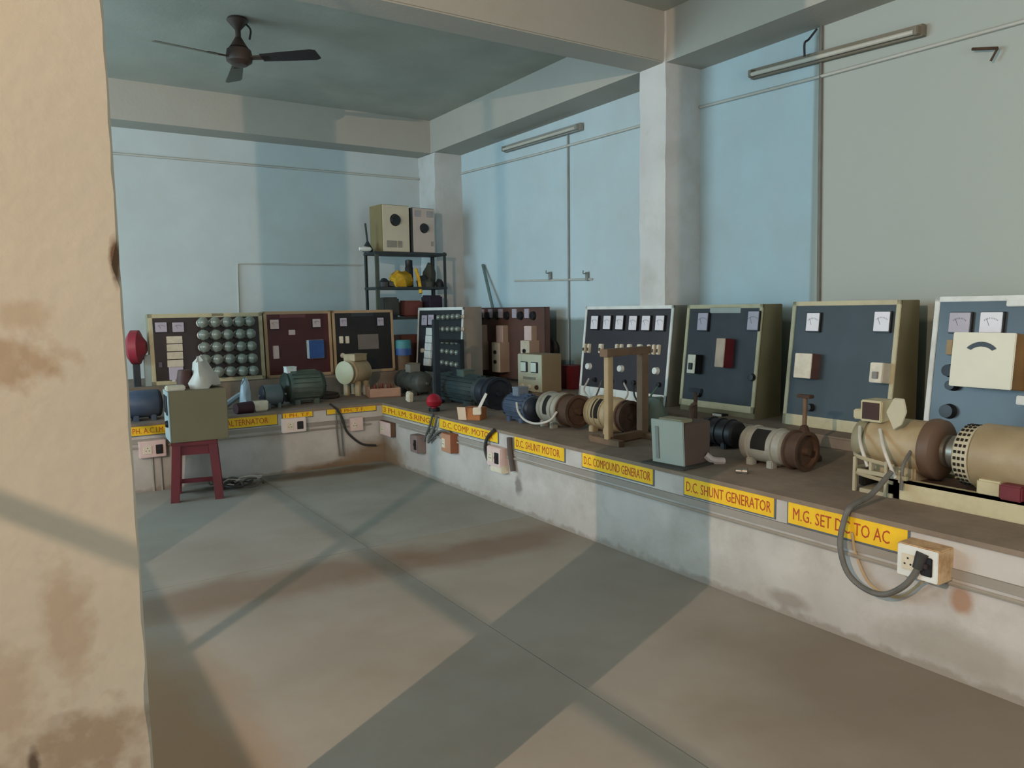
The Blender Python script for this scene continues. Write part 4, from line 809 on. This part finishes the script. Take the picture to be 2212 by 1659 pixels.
def variac(label, u0, u1, dep, h, m_side, fr, dial, extra):
    t = thing('variac_box', label, 'transformer box', (xl + u0, Y1 + .02, zt - .01), (0, 0, R(5))); w = u1 - u0
    MB().bx(0, w, 0, dep, 0, h).build('case', m_side, t, .005); MB().bx(.006, w - .006, -.008, .002, .006, h - .006).build('front_panel', fr, t, .003)
    MB().lathe((w * dial[0], -.008, h * dial[1]), (0, -1, 0), [(0, dial[2] * 1.15), (.006, dial[2] * 1.1), (.008, dial[2]), (.035, dial[2] * .9), (.038, 0)], 24).build('dial_knob', black, t)
    for (a_, b_, c_, d_, m) in extra: MB().bx(w * a_, w * b_, -.016, -.006, h * c_, h * d_).build('plate', m, t, .002)
    return t
def ux(px): return ony(px, 500, Y1).x - xl
hv = ony(855, 440, Y1).z - zt
variac('cream autotransformer box with a big black dial on the rack', ux(827), ux(889), .30, hv, mat('khaki_side', '7d6f4c', .6, var=.08), mat('cream_front', 'c9bfa9', .5, var=.04), (.47, .68, .062), [(.14, .5, .10, .24, mat('grey_terminals', '8f897c', .5)), (.55, .7, .10, .24, MATS['grey_terminals'])])
hv2 = ony(915, 447, Y1).z - zt
variac('smaller pinkish autotransformer box with two meters on the rack', ux(893), ux(943), .28, hv2, mat('dark_grey_side', '3a3f3d', .6), mat('pinkish_front', 'beb0a6', .5, var=.04), (.5, .55, .052), [(.08, .36, .80, .94, mat('meter_grey', '9a9494', .4)), (.62, .92, .80, .94, MATS['meter_grey']), (.80, .90, .16, .26, MATS['grey_terminals'])])
p = ony(795, 520, Y1 + .1); fn = thing('glass_funnel', 'grey flask with a thin dark neck on the rack edge', 'flask', (p.x, Y1 + .12, zt - .01))
MB().lathe((0, 0, 0), (0, 0, 1), [(0, .06), (.03, .065), (.09, .03), (.12, .015)], 16).build('flask_body', slate, fn); MB().cyl((0, 0, .11), (-.02, 0, .33), .012, n=10).build('neck', dkang, fn)
p = ony(785, 532, Y1 + .02); tag(MB().lathe((p.x - .05, Y1 + .02, zt + .015), (1, 0, 0), [(0, 0), (0, .02), (.06, .03), (.13, .025), (.16, .0)], 12).build('white_roll', whitef), 'small shiny white roll at the left end of the rack top', 'roll')
# middle shelf: yellow bag and dark parts
zs2 = zt - .42
def on_rack(px, dy, z): return Vector((ony(px, 600, Y1 + dy).x, Y1 + dy, z))
p = on_rack(866, .12, zs2); tag(MB().lathe(p + Vector((0, 0, .0)), (0, 0, 1), [(0, .15), (.04, .21), (.09, .22), (.14, .18), (.18, .10), (.20, 0)], 18, .5).build('yellow_bag', yellowbag, None, 0, .022), 'crumpled yellow polythene bag on the middle rack shelf', 'bag')
p = on_rack(897, .10, zs2); tag(MB().tube([p + Vector((0, -.02, .22)), p + Vector((.02, -.06, .08)), p + Vector((.02, -.1, -.08))], .022, 8).build('yellow_strip', yellowbag), 'yellow polythene strip hanging over the rack shelf edge', 'strip')
p = on_rack(884, .22, zs2 + .2); tag(MB().lathe((p.x, p.y, zs2), (0, 0, 1), [(0, .05), (.24, .05), (.25, .045), (.33, .045), (.34, 0)], 14).build('black_bottle', black), 'black-capped bottle standing behind the yellow bag', 'bottle')
for k, (px, dy, r_, h_) in enumerate(((830, .12, .07, .10), (848, .06, .06, .09), (915, .1, .08, .14), (926, .16, .08, .30), (950, .08, .05, .10), (925, .05, .06, .10))):
    p = on_rack(px, dy, zs2); tag(MB().lathe(p, (random.uniform(-.2, .2), .0, 1), [(0, r_), (h_ * .6, r_ * 1.05), (h_ * .8, r_ * .7), (h_, r_ * .4), (h_, 0)], 12).build('rack_part', mat('dark_olive_part', '3c3c33', .7, var=.2) if k % 2 else slate, None, 0, .006), ['squat slate spare part by the left rack upright', 'round olive spare part before the yellow bag', 'slate spare part right of the yellow bag on the rack', 'tall dark pointed part at the right of the yellow bag', 'small slate part by the right rack upright', 'low olive part in front of the tall pointed part'][k], 'spare part', 'parts on the middle rack shelf')
zs3 = zt - .78
for k, (px, dy, wx, hh, m, lab) in enumerate(((845, .12, .20, .24, mat('dark_grey_case', '3e3f39', .6, var=.2), 'dark grey case on the lower rack shelf'), (893, .10, .24, .20, mat('brick_red_box', '6a3a34', .7, var=.15), 'brick-red box on the lower rack shelf'), (940, .10, .20, .26, purple, 'dark purple bundle on the lower rack shelf'))):
    p = on_rack(px, dy, zs3); tag(MB().bx(p.x - wx / 2, p.x + wx / 2, p.y, p.y + .22, zs3, zs3 + hh).build('rack_box', m, None, .02, .004), lab, 'box')
p = ony(888, 710, 8.45); tag(MB().bx(p.x - .15, p.x + .13, 8.46, 8.66, ZRB, ZRB + .40).build('red_brown_carton', mat('red_brown_card', '5f3930', .8, var=.12), None, .006), 'tall red-brown carton between black panel and lamp cabinet', 'carton')
p = ony(870, 745, 8.2); tb = thing('teal_canister', 'teal and blue canister in front of the red-brown carton', 'canister', (p.x, 8.19, ZRB))
zz = p.z - ZRB; MB().lathe((0, 0, 0), (0, 0, 1), [(0, .075), (zz - .12, .075), (zz - .11, .08)], 18).build('stand_drum', wood, tb)
MB().lathe((0, 0, zz - .12), (0, 0, 1), [(0, .085), (.02, .095), (.16, .095), (.18, .085), (.18, 0)], 18).build('teal_tin', teal, tb); MB().lathe((.0, 0, zz - .12), (0, 0, 1), [(0, .098), (.08, .098), (.08, .09)], 18).build('blue_band', bluep, tb)
